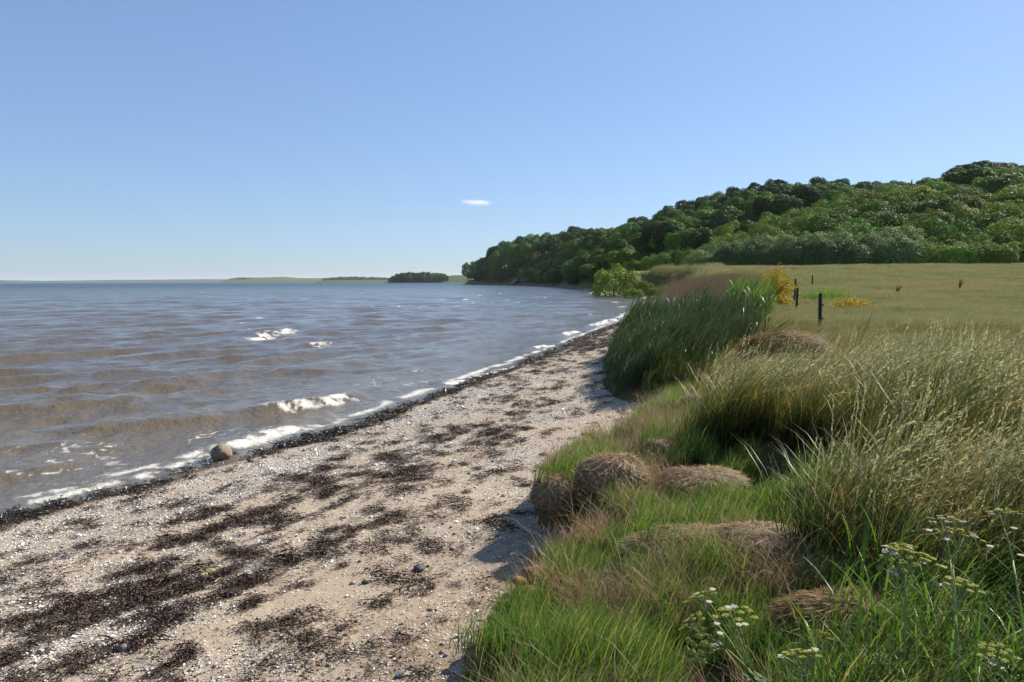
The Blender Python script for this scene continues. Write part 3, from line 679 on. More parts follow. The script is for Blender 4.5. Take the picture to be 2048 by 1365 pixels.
# 3 meadow grass
x, y = polar_points(60000, 12, 118, 4, 46, 1.05); e = veg_d(x, y)
inz = (e > 4.0 + 2 * (fbm(x * .5, y * .5, 2, 104) - .5)) & ~reed_zone(x, y) & ~brown_zone(x, y) & ~hill_in(x, y)
x, y = x[inz], y[inz]
hs = (0.30 + 1.4 * fbm(x * .35, y * .35, 4, 105)) * np.interp(y, [12, 20, 60, 118], [.75, .62, .8, 1.0]); tn = np.clip(fbm(x * .16, y * .3, 4, 106) * 3.0 - 1.15 + rng.normal(0, .12, len(x)), 0, 1)
scatter('meadow_grass', 'pale yellowish meadow grass beyond the fence posts', 'grass', np.stack([x, y, land_z(x, y)], 1), PR_MEAD, .4, hs, tint=tn)
# 4 reed beds
x, y = polar_points(9000, 12, 36, 2, 24, .8)
z_ = reed_zone(x + rng.normal(0, .25, len(x)), y + rng.normal(0, .3, len(x))) & (veg_d(x, y) > 0); x, y = x[z_], y[z_]; yb = (y > 20.0 + 3 * (fbm(x * .4, y * .4, 2, 107) - .5)) & (1024 + F_PX * x / y > 1440)
hs = np.interp(veg_d(x, y), [0, .5, 2, 4], [.62, .9, 1.0, .9]) * (0.45 + 1.0 * fbm(x * 1.6, y * 1.6, 3, 108)) * rng.uniform(.8, 1.15, len(x)) * np.interp(y, [12.4, 15, 18, 28], [.66, .80, .90, .95]); zz = land_z(x, y)
scatter('reed_bed', 'dense dark green reeds on the edge of the beach', 'reeds', np.stack([x, y, zz], 1)[~yb], PR_REED, .3, hs[~yb], tint=rng.random((~yb).sum()) * .7)
scatter('young_reed_bed', 'bright green reeds below the tall yellow broom bush', 'reeds', np.stack([x, y, zz], 1)[yb], PR_YOUNG, .3, hs[yb], tint=rng.random(yb.sum()) * .6)
# 5 brown flowering grass behind the reeds
x, y = polar_points(8000, 20, 44, 10, 20, .6); m_ = brown_zone(x + rng.normal(0, .25, len(x)), y + rng.normal(0, .8, len(x))); x, y = x[m_], y[m_]
scatter('brown_grass', 'tall reddish brown flowering grass behind the reeds', 'grass', np.stack([x, y, land_z(x, y)], 1), PR_BROWN, .3, rng.uniform(.85, 1.25, len(x)) * np.interp(y, [20, 26, 34], [.75, 1.0, 1.2]), tint=rng.random(len(x)))
# rough low growth along the far shore
x, y = polar_points(9000, 34, 130, 6, 17, .9); e = veg_d(x, y); m_ = (e > .2) & (e < 6) & ~brown_zone(x, y) & ~hill_in(x, y); x, y = x[m_], y[m_]
scatter('shore_grass', 'rough grass along the far curve of the shore', 'grass', np.stack([x, y, land_z(x, y)], 1), PR_MEAD, .5, rng.uniform(1.2, 2.6, len(x)) * (.6 + .8 * fbm(x * .2, y * .2, 2, 109)), tint=np.clip(fbm(x * .2, y * .2, 3, 110) * 2 - .6, 0, 1))

# ------------------------------------------------------------------ trees and shrubs
def leaf_mat(name, a, b, tr=.22):
    n = NM(name); c = n.mix(n.attr('rnd'), a, b)
    oi = n.n('ObjectInfo').outputs['Random']
    h = n.n('HueSaturation'); n.l(c, h.inputs['Color']); n.l(n.mrange(oi, 0, 1, .60, 1.30), h.inputs['Value']); n.l(n.mrange(n.math('FRACT', n.math('MULTIPLY', oi, 7.3)), 0, 1, .475, .525), h.inputs['Hue'])
    return n.leafy(h.outputs[0], tr, .6, .12)
M_BARK = plain_mat('bark', (0.10, 0.08, 0.06), .9, .1, .4, 6, .8, .05)
M_DARKLEAF = leaf_mat('dark_leaf', (0.034, 0.078, 0.012), (0.072, 0.142, 0.022))
M_MIDLEAF = leaf_mat('mid_leaf', (0.065, 0.140, 0.015), (0.14, 0.25, 0.03))
M_SCRUB = leaf_mat('hawthorn_leaf', (0.10, 0.165, 0.017), (0.20, 0.28, 0.034))
M_WILLOW = leaf_mat('willow_leaf', (0.12, 0.18, 0.055), (0.22, 0.30, 0.11))
M_NEEDLE = leaf_mat('spruce_needle', (0.012, 0.026, 0.014), (0.025, 0.045, 0.022), .15)

def crown_mesh(name, mat, rx, h, z0, lobes, leaves, ls, flat=0.6, inner=.55, dome=False):
    """leafy crown: many leaf sprays spread over a heap of uneven lobes; radius rx, from z0 to h"""
    cz = (z0 + h) / 2; rz = (h - z0) / 2
    d = unit(rng.normal(0, 1, (lobes, 3))); d[:, 2] = np.where(d[:, 2] < -.5, -d[:, 2] * .5, d[:, 2])
    if dome: cz = z0; rz = h - z0; d[:, 2] = np.abs(d[:, 2]) * .9
    rad = rng.uniform(inner, .80, lobes)
    c = d * rad[:, None]; lr = rng.uniform(.22, .42, lobes)
    c = np.concatenate([c, [[0, 0, 0.05]]]); lr = np.concatenate([lr, [.62]])
    w = lr ** 2 / (lr ** 2).sum()
    k = rng.choice(len(lr), leaves * 2, p=w)
    n = unit(rng.normal(0, 1, (len(k), 3)) + [0, 0, .25])
    p = c[k] + n * (lr[k] * rng.uniform(.72, 1.08, len(k)))[:, None]
    dist = np.linalg.norm(p[:, None] - c[None], axis=2) / lr[None]
    dist[np.arange(len(k)), k] = 9
    ok = dist.min(1) > .82
    p, n = p[ok][:leaves], n[ok][:leaves]
    p = p * [rx, rx, rz] + [0, 0, cz]
    m = len(p)
    nn = unit(n + rng.normal(0, .42, (m, 3)) + [0, 0, .35]); t = unit(np.cross(nn, rng.normal(0, 1, (m, 3)))); b = np.cross(nn, t)
    s = ls * rng.uniform(.6, 1.35, m)[:, None]
    q = np.stack([p - t * s * .5, p + b * s * .33 + nn * s * .1, p + t * s * .5, p - b * s * .33 + nn * s * .1], 1).reshape(-1, 3)
    g = Geo(); r = rng.random(m)
    g.add(q, np.arange(m * 4).reshape(-1, 4), 0, v=0., rnd=np.repeat(r, 4))
    return g.mesh(name, [mat], smooth=False)
def trunk_mesh(name, h, r, spread, limbs=6):
    g = Geo(); s = np.linspace(0, 1, 6)
    tube(g, np.stack([.3 * np.sin(s * 2), .2 * np.cos(s * 3) - .2, s * h - .4], 1), r * (1 - .6 * s), 7)
    for i in range(limbs):
        a = i * 2.4 + rng.uniform(-.4, .4); z0 = h * rng.uniform(.3, .7); L = spread * rng.uniform(.6, 1)
        tube(g, np.stack([np.cos(a) * L * s + .2, np.sin(a) * L * s, z0 + s ** .8 * h * .45], 1), r * .45 * (1 - .75 * s), 5)
    return g.mesh(name, [M_BARK])
def conifer_mesh(name, h, rx):
    g = Geo()
    for i in range(1500):
        f = rng.random() ** .8; z = h * (.08 + .92 * f); a = rng.uniform(0, 6.28); L = rx * (1 - f) * rng.uniform(.5, 1.05) + .1
        p0 = np.array([0, 0, z]); d = np.array([math.cos(a), math.sin(a), -.25]); p1 = p0 + d * L; sd_ = np.array([-math.sin(a), math.cos(a), 0]) * .22 * (1 - .6 * f)
        pm = p0 + d * L * .5
        g.add([pm - sd_, p1 - [0, 0, .1], pm + sd_, p0 + d * L * .15], [[0, 1, 2, 3]], 0, rnd=rng.random())
    return g.mesh(name, [M_NEEDLE], smooth=False)
# kinds: (crown meshes, trunk mesh, own radius, own height)
TREES = {
    'dark': ([crown_mesh('crown', M_DARKLEAF, 5.0, 11.5, .3, 34, 7500, .55) for _ in range(3)], trunk_mesh('trunk', 8, .32, 3.2), 5.0, 11.5),
    'mid': ([crown_mesh('crown', M_MIDLEAF, 5.0, 11.0, .3, 36, 7500, .52) for _ in range(3)], trunk_mesh('trunk', 7.5, .28, 3.2), 5.0, 11.0),
    'scrub': ([crown_mesh('crown', M_SCRUB, 4.4, 5.6, 0.0, 34, 7000, .36, inner=.5, dome=True) for _ in range(3)], trunk_mesh('trunk', 3.5, .16, 2.8), 4.4, 5.6),
    'scrubdark': ([crown_mesh('crown', M_MIDLEAF, 4.4, 5.6, 0.0, 34, 7000, .36, inner=.5, dome=True) for _ in range(2)], None, 4.4, 5.6),
    'willow': ([crown_mesh('crown', M_WILLOW, 3.4, 5.2, 0.0, 30, 9000, .26, inner=.5, dome=True) for _ in range(3)], trunk_mesh('trunk', 3.2, .14, 2.2), 3.4, 5.2),
    'conifer': ([conifer_mesh('crown', 12, 2.2)], trunk_mesh('trunk', 10, .2, .4, 2), 2.2, 12.0)}
TREES['scrubdark'] = (TREES['scrubdark'][0], TREES['scrub'][1], 4.4, 5.6)
def plant_tree(kind, x, y, rad, height, name, label, cat, group=None, sink=0.2):
    cr, tr, r0, h0 = TREES[kind]
    o = empty(name, (x, y, lz(x, y) - sink)); o.rotation_euler = (0, 0, rng.uniform(0, 6.28)); k = rad / r0 * rng.uniform(.92, 1.08)
    o.scale = (k, rad / r0 * rng.uniform(.92, 1.08), height / h0)
    obj('crown', cr[rng.integers(len(cr))], o); obj('trunk', tr, o)
    return tag(o, label, cat, group)
SKY = np.array([(920, 540), (930, 527), (945, 530), (958, 516), (973, 512), (988, 496), (1005, 485), (1043, 474), (1067, 470), (1093, 466), (1128, 463), (1152, 454), (1196, 457), (1219, 456), (1240, 456), (1260, 438), (1284, 435), (1313, 437), (1333, 414), (1350, 407), (1394, 397),
                (1425, 386), (1456, 389), (1466, 378), (1497, 368), (1548, 361), (1568, 363), (1602, 368), (1636, 357), (1674, 362), (1691, 372), (1708, 365), (1742, 366), (1776, 362), (1803, 367), (1844, 357), (1878, 354), (1895, 338), (1922, 323), (1963, 321), (2015, 326), (2048, 331), (2200, 325), (2500, 330)], float)
LBL = {'dark': ('dark_tree', 'dark rounded broadleaf tree in the wood on the hill', 'tree', 'dark trees of the hill wood'),
       'mid': ('leafy_tree', 'mid green leafy tree in the wood on the hill', 'tree', 'mid green trees of the hill wood'),
       'scrub': ('thorn_bush', 'low spreading light green thorn bush on the hill slope', 'bush', 'light thorn scrub on the hill slope'),
       'scrubdark': ('scrub_bush', 'low spreading dark green bush on the hill slope', 'bush', 'dark scrub on the hill slope'),
       'willow': ('willow_bush', 'grey green willow bush in the thicket at the meadow edge', 'bush', 'willows along the far meadow edge')}
placed = []
def zone_label(kd, px, D, df):
    nm, lb, ct, gr = LBL[kd]
    if kd in ('dark', 'mid'):
        w = 'dark rounded broadleaf' if kd == 'dark' else 'mid green leafy'
        z = 'on the skyline of the hill' if df < 0 else 'overhanging the water along the wooded point' if D > 200 and df < 14 and px < 1340 else 'on the slope of the wooded point' if px < 1340 else 'standing above the scrub on the hill slope' if D > 190 else 'growing among the low scrub on the slope'
        return nm, '%s tree %s' % (w, z), ct, '%s trees %s' % (w, z)
    if kd in ('scrub', 'scrubdark'):
        w = 'light green thorn' if kd == 'scrub' else 'dark green'
        z = 'at the far edge of the meadow' if df < 10 and px > 1700 else 'between the shore and the oak' if px < 1460 else 'just above the meadow edge thicket' if df < 40 else 'high on the hill slope'
        return nm, 'low spreading %s bush %s' % (w, z), ct, '%s bushes %s' % (w, z)
    return nm, lb, ct, gr
def ridge_point(px):
    """where the line of sight through this column of the picture crosses the crest of the hill"""
    best = None
    for i in range(len(RIDGE) - 1):
        for t in np.linspace(0, 1, 41):
            q = RIDGE[i] + (RIDGE[i + 1] - RIDGE[i]) * t; c = 1024 + F_PX * q[0] / q[1]
            if best is None or abs(c - px) < best[0]: best = (abs(c - px), q)
    return best[1]
# the trees of the skyline: column, kind, crown radius
sky_px = [(960, 'mid', 3.5), (974, 'mid', 4), (987, 'dark', 4.5), (1003, 'dark', 5.5), (1024, 'mid', 5.5), (1043, 'dark', 6), (1070, 'mid', 6), (1097, 'mid', 5.5), (1122, 'mid', 5), (1152, 'dark', 6.5), (1176, 'mid', 5), (1198, 'mid', 5), (1222, 'mid', 5), (1245, 'mid', 4.5), (1266, 'dark', 5), (1288, 'dark', 5.5), (1312, 'dark', 4.5),
          (1337, 'dark', 5), (1364, 'dark', 5.5), (1394, 'dark', 5), (1425, 'mid', 4.5), (1450, 'mid', 4), (1472, 'dark', 4.5), (1500, 'dark', 5), (1530, 'dark', 4.5), (1555, 'dark', 5), (1582, 'mid', 4.2), (1604, 'mid', 4), (1638, 'dark', 5.5), (1668, 'dark', 4.6), (1692, 'mid', 3.8), (1712, 'dark', 4), (1742, 'dark', 4.2), (1774, 'mid', 4.5),
          (1803, 'mid', 4), (1840, 'mid', 4.5), (1872, 'mid', 4), (2060, 'mid', 5), (2110, 'mid', 5), (2160, 'dark', 5), (2210, 'mid', 5)]
for px, kd, rad in sky_px:
    q = ridge_point(px); row = np.interp(px, SKY[:, 0], SKY[:, 1]); top = Q(px, row, q[1])[2]
    h = max(4.0, top - lz(q[0], q[1])); rad = max(rad, .48 * h); nm, lb, ct, gr = zone_label(kd, px, 0, -1)
    plant_tree(kd, q[0], q[1], rad, h + .4, nm, lb, ct, gr); placed.append((q[0], q[1], rad))
q = ridge_point(1950); q = q * .93
for px, rad, kd in [(1912, 4.6, 'dark'), (1945, 5.0, 'dark'), (1985, 4.8, 'dark'), (2022, 4.6, 'dark')]:
    q2 = Q(px, 500, q[1]); top = Q(px, np.interp(px, SKY[:, 0], SKY[:, 1]), q[1])[2]; h = top - lz(q2[0], q2[1])
    plant_tree(kd, q2[0], q2[1], rad, h, 'flat_topped_tree', 'dark flat topped tree at the highest point of the hill', 'tree', 'dark trees on the hilltop'); placed.append((q2[0], q2[1], rad))
for px, row in [(1066, 465), (1129, 457), (1238, 449), (1813, 357)]:
    q = ridge_point(px) * 1.01; h = Q(px, row, q[1])[2] - lz(q[0], q[1])
    plant_tree('conifer', q[0], q[1], 1.6, h, 'spruce_tree', 'small dark pointed spruce rising above the skyline of the wood', 'tree', 'spruces on the skyline')
# special single ones
a = Q(936, 563, 628); plant_tree('mid', a[0], a[1], 5.5, Q(936, 525, 628)[2] - lz(a[0], a[1]), 'lone_tree', 'lone tree standing apart at the tip of the wooded point', 'tree')
a = Q(1232, 585, 124); a[1] += 2
b_ = plant_tree('scrub', a[0], a[1], 4.6, 6.9, 'round_shore_bush', 'big round light green bush at the water edge of the bay', 'bush', None, .7); placed.append((a[0], a[1], 4))
a = Q(1395, 520, 150); plant_tree('dark', a[0], a[1], 3.6, Q(1395, 455, 150)[2] - lz(a[0], a[1]), 'oak_tree', 'dark compact oak at the foot of the slope behind the reeds', 'tree'); placed.append((a[0], a[1], 3.6))
for px, D, rad, h in [(1292, 116, 2.2, 2.6), (1318, 100, 2.0, 2.2), (1340, 92, 1.8, 2.4), (1268, 112, 1.8, 2.0)]:
    a = Q(px, 560, D); plant_tree('scrub', a[0], a[1], rad, h, 'shore_bush', 'low rounded bush on the shore below the meadow', 'bush', 'low bushes along the bay'); placed.append((a[0], a[1], rad))
# fill the slope
def fill(kind_fn, n, cond, rfn, hfn, gap, limit=240):
    cnt = 0
    for _ in range(n):
        D = 100 * (6.3) ** rng.random(); px = rng.uniform(930, 2180); x = (px - 1024) / F_PX * D; y = D
        X, Y = np.array([x]), np.array([y])
        if not hill_in(X, Y)[0]: continue
        df = poly_dist(X, Y, FOOT)[0]
        if not cond(px, D, df): continue
        rad = rfn(px, D, df)
        if any((x - a) ** 2 + (y - b) ** 2 < (gap * (rad + c)) ** 2 for a, b, c in placed): continue
        kd = kind_fn(px, D, df); z = lz(x, y); h = hfn(px, D, df)
        lim = np.interp(px, SKY[:, 0], SKY[:, 1]) + 6
        top = Q(px, lim, D)[2]
        if z + h > top: h = top - z
        if h < 1.8: continue
        rad = min(rad, h * 1.25)
        nm, lb, ct, gr = zone_label(kd, px, D, df); plant_tree(kd, x, y, rad, h, nm, lb, ct, gr); placed.append((x, y, rad)); cnt += 1
        if cnt >= limit: break
    return cnt
U = rng.uniform
placed.append((4., 500., 6.)); placed.append((1., 506., 5.))       # bare clay slip
for yy in np.arange(232, 632, 7.0):
    i = np.argmin(np.abs(FOOT[6:14, 1] - yy)); xx = np.interp(yy, FOOT[6:14, 1], FOOT[6:14, 0]) + U(-1, 4); rad = U(3.8, 6.0) if yy < 585 else U(3, 4.2); kd = 'dark' if U(0, 1) < .45 else 'mid'
    if 488 < yy < 512: continue
    h = min(U(6.5, 10), Q(1024 + F_PX * xx / yy, np.interp(1024 + F_PX * xx / yy, SKY[:, 0], SKY[:, 1]) + 3, yy)[2] - lz(xx, yy))
    if h < 3: continue
    nm, lb, ct, gr = zone_label(kd, 1000, 300, 5); plant_tree(kd, xx, yy, rad, h, nm, lb, ct, gr, .6); placed.append((xx, yy, rad * .8))
for px, D, rad in [(1016, 560, 6), (1030, 548, 6), (1042, 540, 6.5), (1024, 530, 5.5), (990, 585, 6), (1003, 572, 6), (978, 597, 5), (996, 545, 5.5), (1056, 520, 6), (1060, 540, 6)]:
    xx = (px - 1024) / F_PX * D; nm, lb, ct, gr = zone_label('mid', 1000, 300, 30); plant_tree('mid', xx, D, rad, Q(px, np.interp(px, SKY[:, 0], SKY[:, 1]) + 10, D)[2] - lz(xx, D), nm, lb, ct, gr); placed.append((xx, D, rad))
c0 = fill(lambda p, D, d: 'dark' if U(0, 1) < .45 else 'mid', 5000, lambda p, D, d: p < 1340 and D > 230 and d > 1.0, lambda p, D, d: U(5.0, 7.5), lambda p, D, d: U(9, 13) if d > 10 else U(6, 10), .50, 150)
for k in range(46):
    px = 1400 + 9.0 * k + U(-5, 5); Dc = np.arange(98, 150, .5); D = Dc[np.argmax(hill_in((px - 1024) / F_PX * Dc, Dc))] + U(1.5, 4) + (k % 2) * 4.5; xx = (px - 1024) / F_PX * D
    rad = U(2.8, 4.0); nm, lb, ct, gr = LBL['willow']; plant_tree('willow', xx, D, rad, U(4.0, 5.3) * (.75 if px < 1440 else 1), nm, lb, ct, gr, .4); placed.append((xx, D, rad * .8))
c1 = fill(lambda p, D, d: 'willow', 300, lambda p, D, d: 1405 < p < 1800 and d < 9 and D < 140, lambda p, D, d: U(2.4, 3.4), lambda p, D, d: U(3.8, 5.0), .52, 60)
c2 = fill(lambda p, D, d: 'scrub' if U(0, 1) < .75 else 'scrubdark', 3000, lambda p, D, d: (p >= 1790 or p < 1460) and d < 10 and D < 170, lambda p, D, d: U(2.2, 3.2), lambda p, D, d: U(2.6, 4.2), .52, 80)
c3 = fill(lambda p, D, d: ('scrub' if U(0, 1) < .62 else 'scrubdark') if U(0, 1) < .94 else 'dark', 11000, lambda p, D, d: p > 1380 and D < (250 if p > 1690 else 200) and d > 6, lambda p, D, d: U(3.0, 5.6), lambda p, D, d: U(2.8, 5.2), .46, 280)
c4 = fill(lambda p, D, d: 'dark' if U(0, 1) < .45 else 'mid', 6000, lambda p, D, d: d > 1.5 and ((1300 <= p < 1720 and D > 200) or (p < 1480 and 150 < D and (p >= 1300 or D < 240))), lambda p, D, d: U(4.2, 6.2), lambda p, D, d: U(6.5, 10.5) if d > 8 else U(4.5, 8), .60, 230)
print('FILL', c0, c1, c2, c3, c4)
# woods of the far shore: too far off to tell tree from tree
PR_FARTREE = proto_set('far_crown', [TREES['dark'][0][0], TREES['mid'][0][0], TREES['dark'][0][1]])
def far_wood(label, D, prof, n, base=1.0, depth=120):
    prof = np.array(prof, float); px = rng.uniform(prof[0, 0], prof[-1, 0], n); dd = D + rng.uniform(0, depth, n)
    top = np.array([Q(a, np.interp(a, prof[:, 0], prof[:, 1]), D)[2] for a in px]) * rng.uniform(.75, 1.0, n)
    x = (px - 1024) / F_PX * dd; s = np.maximum(top, 2) / 11.5
    scatter('far_wood', label, 'wood', np.stack([x, dd, np.full(n, base)], 1), PR_FARTREE, full_rot=True, scl=np.maximum(s, D / 1500 * .9), zs=np.minimum(1, s / np.maximum(s, D / 1500 * .9)))
far_wood('dark wood on the low point across the bay', 1380, [(782, 556), (795, 548), (820, 545.5), (850, 544.5), (880, 546), (897, 552)], 170, .5, 110)
far_wood('long blue wood on the far shore beyond the dark point', 3300, [(650, 557), (680, 553.5), (720, 553), (760, 554.5), (790, 556)], 130, 0, 160)
far_wood('small wood at the end of the distant field slope', 4150, [(462, 559), (480, 555), (520, 557)], 60, 0, 160)
#@@OBJ
# ------------------------------------------------------------------ tussocks of dead grass on the broken bank
def _rootmat():
    n = NM('root_mat'); p = n.objco(); a = n.noise(n.scalev(p, (30, 30, 8)), 3, 6, .75); b = n.noise(n.scalev(p, (14, 50, 30)), 2.2, 5, .7)
    c = n.ramp(n.math('ADD', n.math('MULTIPLY', a, .5), n.math('MULTIPLY', b, .5)), [(.36, (.03, .019, .009)), (.5, (.22, .15, .08)), (.62, (.42, .32, .20))])
    return n.done(n.princ(c, .95, .1, n.bump(b, 1.0, .03)))
M_ROOT = _rootmat()
def tussock(px, py, wpx, hr, label, green=0, lift=0.0, strands=700, ln=.8, sink=.35, depthr=.85, name='grass_tussock', comb=(.5, 0, 0), wdt=.0048, rough=.16, mat=None):
    strands = int(strands * 1.7)
    c = G(px, py); rx = wpx / F_PX * c[1] / 2; rz = rx * hr; ry = rx * depthr
    o = empty(name, (c[0], c[1], c[2] + lift)); cz = rz * (1 - 2 * sink)
    v, f = ico(4); nz = fbm(v[:, 0] * 1.6 + px, v[:, 1] * 1.6 + v[:, 2], 3, 7) - .5; nz2 = fbm(v[:, 0] * 5, v[:, 1] * 5 + v[:, 2] * 5, 2, 9) - .5
    vv = v * (1 + rough * 2 * nz + rough * .5 * nz2)[:, None]
    g = Geo(); g.add(vv * [rx, ry, rz] + [0, 0, cz], f, 0)
    obj('root_mound', g.mesh('root_mound', [M_ROOT]), o)
    g = Geo(); n = strands; S = 7; s = np.linspace(0, 1, S)
    d0 = unit(rng.normal(0, 1, (n, 3)) + [0, 0, 1.0]); d0[:, 2] = np.maximum(d0[:, 2], -.15)
    t = unit(np.stack([d0[:, 0], d0[:, 1], 0 * d0[:, 0]], 1) + np.array(comb) + rng.normal(0, .75, (n, 3))); t[:, 2] -= .45; t = unit(t)
    L = ln * rng.uniform(.3, .9, n)
    dd = unit(d0[:, None] + t[:, None] * (s[None, :, None] * L[:, None, None]))
    nzs = fbm(dd[..., 0] * 1.6 + px, dd[..., 1] * 1.6 + dd[..., 2], 3, 7) - .5
    r_ = 1 + rough * 2 * nzs + .02 + .30 * s[None] ** 2 * rng.random((n, 1)) ** 3 + .03 * np.sin(s * 3.1)[None] * rng.random((n, 1))
    path = dd * r_[..., None] * [rx, ry, rz] + [0, 0, cz]
    path[..., 2] = np.where(path[..., 2] < -rz * .9, -rz * .9, path[..., 2])
    strips(g, path, wdt * rng.uniform(.6, 1.3, (n, 1)) * np.array([.5, .9, 1, 1, .9, .6, .15])[None], unit(np.cross(dd, t[:, None] + 0 * dd)), 0)
    tag(obj('dead_grass', g.mesh('dead_grass', [mat or M_DEAD]), o), kind='stuff')
    if green:
        g = Geo()
        for _ in range(green):
            a = rng.uniform(0, 6.28); q = math.sqrt(rng.random()) * .8; b = blade_clump(26, .09, .24, .3, .006, .9, .9, .9, 5)
            v_ = np.concatenate(b.v); k = [np.concatenate(x) for x in b.f.values()][0]
            g.add(v_ + [q * math.cos(a) * rx, q * math.sin(a) * ry, cz + rz * math.sqrt(max(0, 1 - q * q)) * .95], k, 0, v=np.concatenate(b.a['v']), rnd=np.concatenate(b.a['rnd']))
        tag(obj('green_blades', g.mesh('green_blades', [M_FRESH]), o), kind='stuff')
    return tag(o, label, 'tussock')
tussock(1222, 995, 135, .62, 'round straw coloured tussock hanging over the edge of the bank', 0, .10, 2400, .7, .3, comb=(.3, -.5, 0), wdt=.0055, rough=.09)
tussock(1112, 1030, 105, .75, 'dark overhanging tussock with a cap of green grass above the sand', 5, .06, 900, .9, .3)
tussock(968, 1345, 90, .9, 'low dark overhanging turf lip with green grass on top', 5, .0, 700, .9, .3)
tussock(1400, 985, 165, .36, 'brown matted tussock behind the round straw coloured one', 0, .03, 1800, .9, .35)
tussock(1385, 1115, 250, .32, 'wide flat mat of greyish dead grass on the bank', 1, .02, 3000, .8, .35, depthr=.5)
tussock(1520, 1095, 170, .28, 'dead grass hump beside the wide flat mat', 1, .02, 1600, .9, .35)
tussock(1690, 1275, 260, .42, 'large brown tangle of dead grass beside the flowering umbels', 1, .03, 3600, .9, .35, depthr=.7, mat=M_RUST)
tussock(1388, 832, 62, .75, 'small tan rounded tussock near the reeds', 0, .05, 900, .8, .3, wdt=.006, rough=.06)
tussock(1312, 915, 80, .6, 'small dark brown tussock beside fresh green grass', 2, .02, 700, .9, .35)
tussock(1572, 735, 185, .52, 'reddish brown dry hump above a dark eroded hollow', 0, .05, 5000, 1.0, .38, depthr=.7, comb=(.9, 0, .2), wdt=.009, mat=M_RUST)
tussock(1740, 985, 110, .35, 'pale bleached dead grass patch among the long grass', 0, .12, 1100, 1.1, .3, comb=(1, 0, .3))
# clods of ochre soil fallen from the bank
M_CLOD = plain_mat('ochre_soil', (0.28, 0.165, 0.06), .95, .1, .5, 18, 1.0, .03)
for k, (px, py, w) in enumerate([(1082, 1155, 70), (1110, 1130, 55), (1060, 1190, 50), (1040, 1165, 34), (1020, 1195, 30), (1095, 1190, 44), (1000, 1215, 24), (1075, 1120, 40), (985, 1235, 22), (1035, 1215, 24)]):
    c = G(px, py); v, f = ico(3); r_ = w / F_PX * c[1] / 2
    v = v * (1 + .7 * (fbm(v[:, 0] * 2.1 + k * 3, v[:, 1] * 2.1 + v[:, 2] * 1.7, 4, k) - .5))[:, None] * [r_, r_ * .9, r_ * .55]
    o = obj('soil_clod', mesh_from('soil_clod', v, [f], M_CLOD), None, (c[0], c[1], c[2] + r_ * .12)); o.rotation_euler = (0, 0, k)
    tag(o, 'clod of crumbled ochre soil fallen from the bank edge', 'soil clod', 'soil clods under the bank')

# ------------------------------------------------------------------ beach litter
def shell_mat():
    n = NM('shell'); t = n.attr('tint', 'INSTANCER'); c = n.ramp(t, [(0, (.72, .69, .64)), (.45, (.58, .53, .47)), (.7, (.36, .30, .245)), (.88, (.21, .18, .17)), (1, (.09, .075, .08))])
    return n.done(n.princ(c, .5, .4))
M_SHELL = shell_mat()
def weed_mat():
    n = NM('dried_seaweed'); c = n.mix(n.attr('rnd'), (0.018, 0.009, 0.006), (0.070, 0.034, 0.021)); c = n.mix(n.mrange(n.attr('rnd'), .9, 1), c, (.26, .19, .11))
    return n.done(n.princ(c, .6, .35))
M_WEED = weed_mat()
def wetweed_mat():
    n = NM('wet_seaweed'); c = n.mix(n.attr('rnd'), (0.012, 0.011, 0.008), (0.045, 0.036, 0.020)); return n.done(n.princ(c, .38, .5))
M_WETWEED = wetweed_mat()
def shell_mesh(kind):
    g = Geo(); k = 7
    if kind < 3:                                      # a fan-shaped valve
        a = np.linspace(-1.15, 1.15, k); rim = np.stack([np.sin(a) * (.85 + .1 * rng.random(k)), np.cos(a) * .9 - .3, 0 * a + .02 * rng.random(k)], 1); mid = rim * [.55, .55, 0] + [0, -.12, .30 + .1 * rng.random()]
        v = np.concatenate([rim, mid, [[0, -.45, .05]]]); f4 = [[i, i + 1, k + i + 1, k + i] for i in range(k - 1)]; g.add(v, f4); g.f.setdefault(3, []).append(np.array([[k + i, k + i + 1, 2 * k] for i in range(k - 1)])); g.fm.setdefault(3, []).append(np.zeros(k - 1))
    else:                                             # a broken flake
        m = 5; a = np.sort(rng.uniform(0, 6.28, m)); rr_ = rng.uniform(.35, 1, m); v = np.stack([np.cos(a) * rr_, np.sin(a) * rr_ * rng.uniform(.3, .9), .12 * rng.random(m)], 1); v = np.concatenate([v, [[0, 0, .22]]])
        g.add(v, [[i, (i + 1) % m, m] for i in range(m)])
    return g.mesh('shell', [M_SHELL], smooth=False)
PR_SHELL = proto_set('shell_piece', [shell_mesh(i) for i in range(8)])
x, y = polar_points(560000, 3.0, 19, -52, 14, 1.35); sd = shore_d(x, y); e = veg_d(x, y)
m_ = (sd > .12) & (e < -.02) & (rng.random(len(x)) < shell_mask(x, y) ** 1.3 * (1 - .45 * weed_mask(x, y))); x, y = x[m_], y[m_]
sc_ = .0085 * np.exp(rng.normal(0, .42, len(x))) * np.interp(y, [3, 8, 19], [.95, 1.15, 1.9])
shell_n = len(x)
scatter('shell_litter', 'countless broken white shells strewn over the beach', 'shells', np.stack([x, y, land_z(x, y) + sc_ * .15], 1), PR_SHELL, scl=sc_, tilt=.35, full_rot=True, tint=rng.random(len(x)) ** 1.7)
def pebble(k, sub=2, rough=.5):
    v, f = ico(sub); return v * (1 + rough * (fbm(v[:, 0] * 1.3 + k * 5, v[:, 1] * 1.3 + v[:, 2], 3, k) - .5))[:, None] * [1, .8, .55], f
M_PEB = NM('pebble'); _c = M_PEB.ramp(M_PEB.attr('tint', 'INSTANCER'), [(0, (.09, .085, .08)), (.4, (.21, .18, .15)), (.75, (.30, .25, .19)), (1, (.44, .39, .33))]); M_PEB = M_PEB.done(M_PEB.princ(_c, .75, .3))
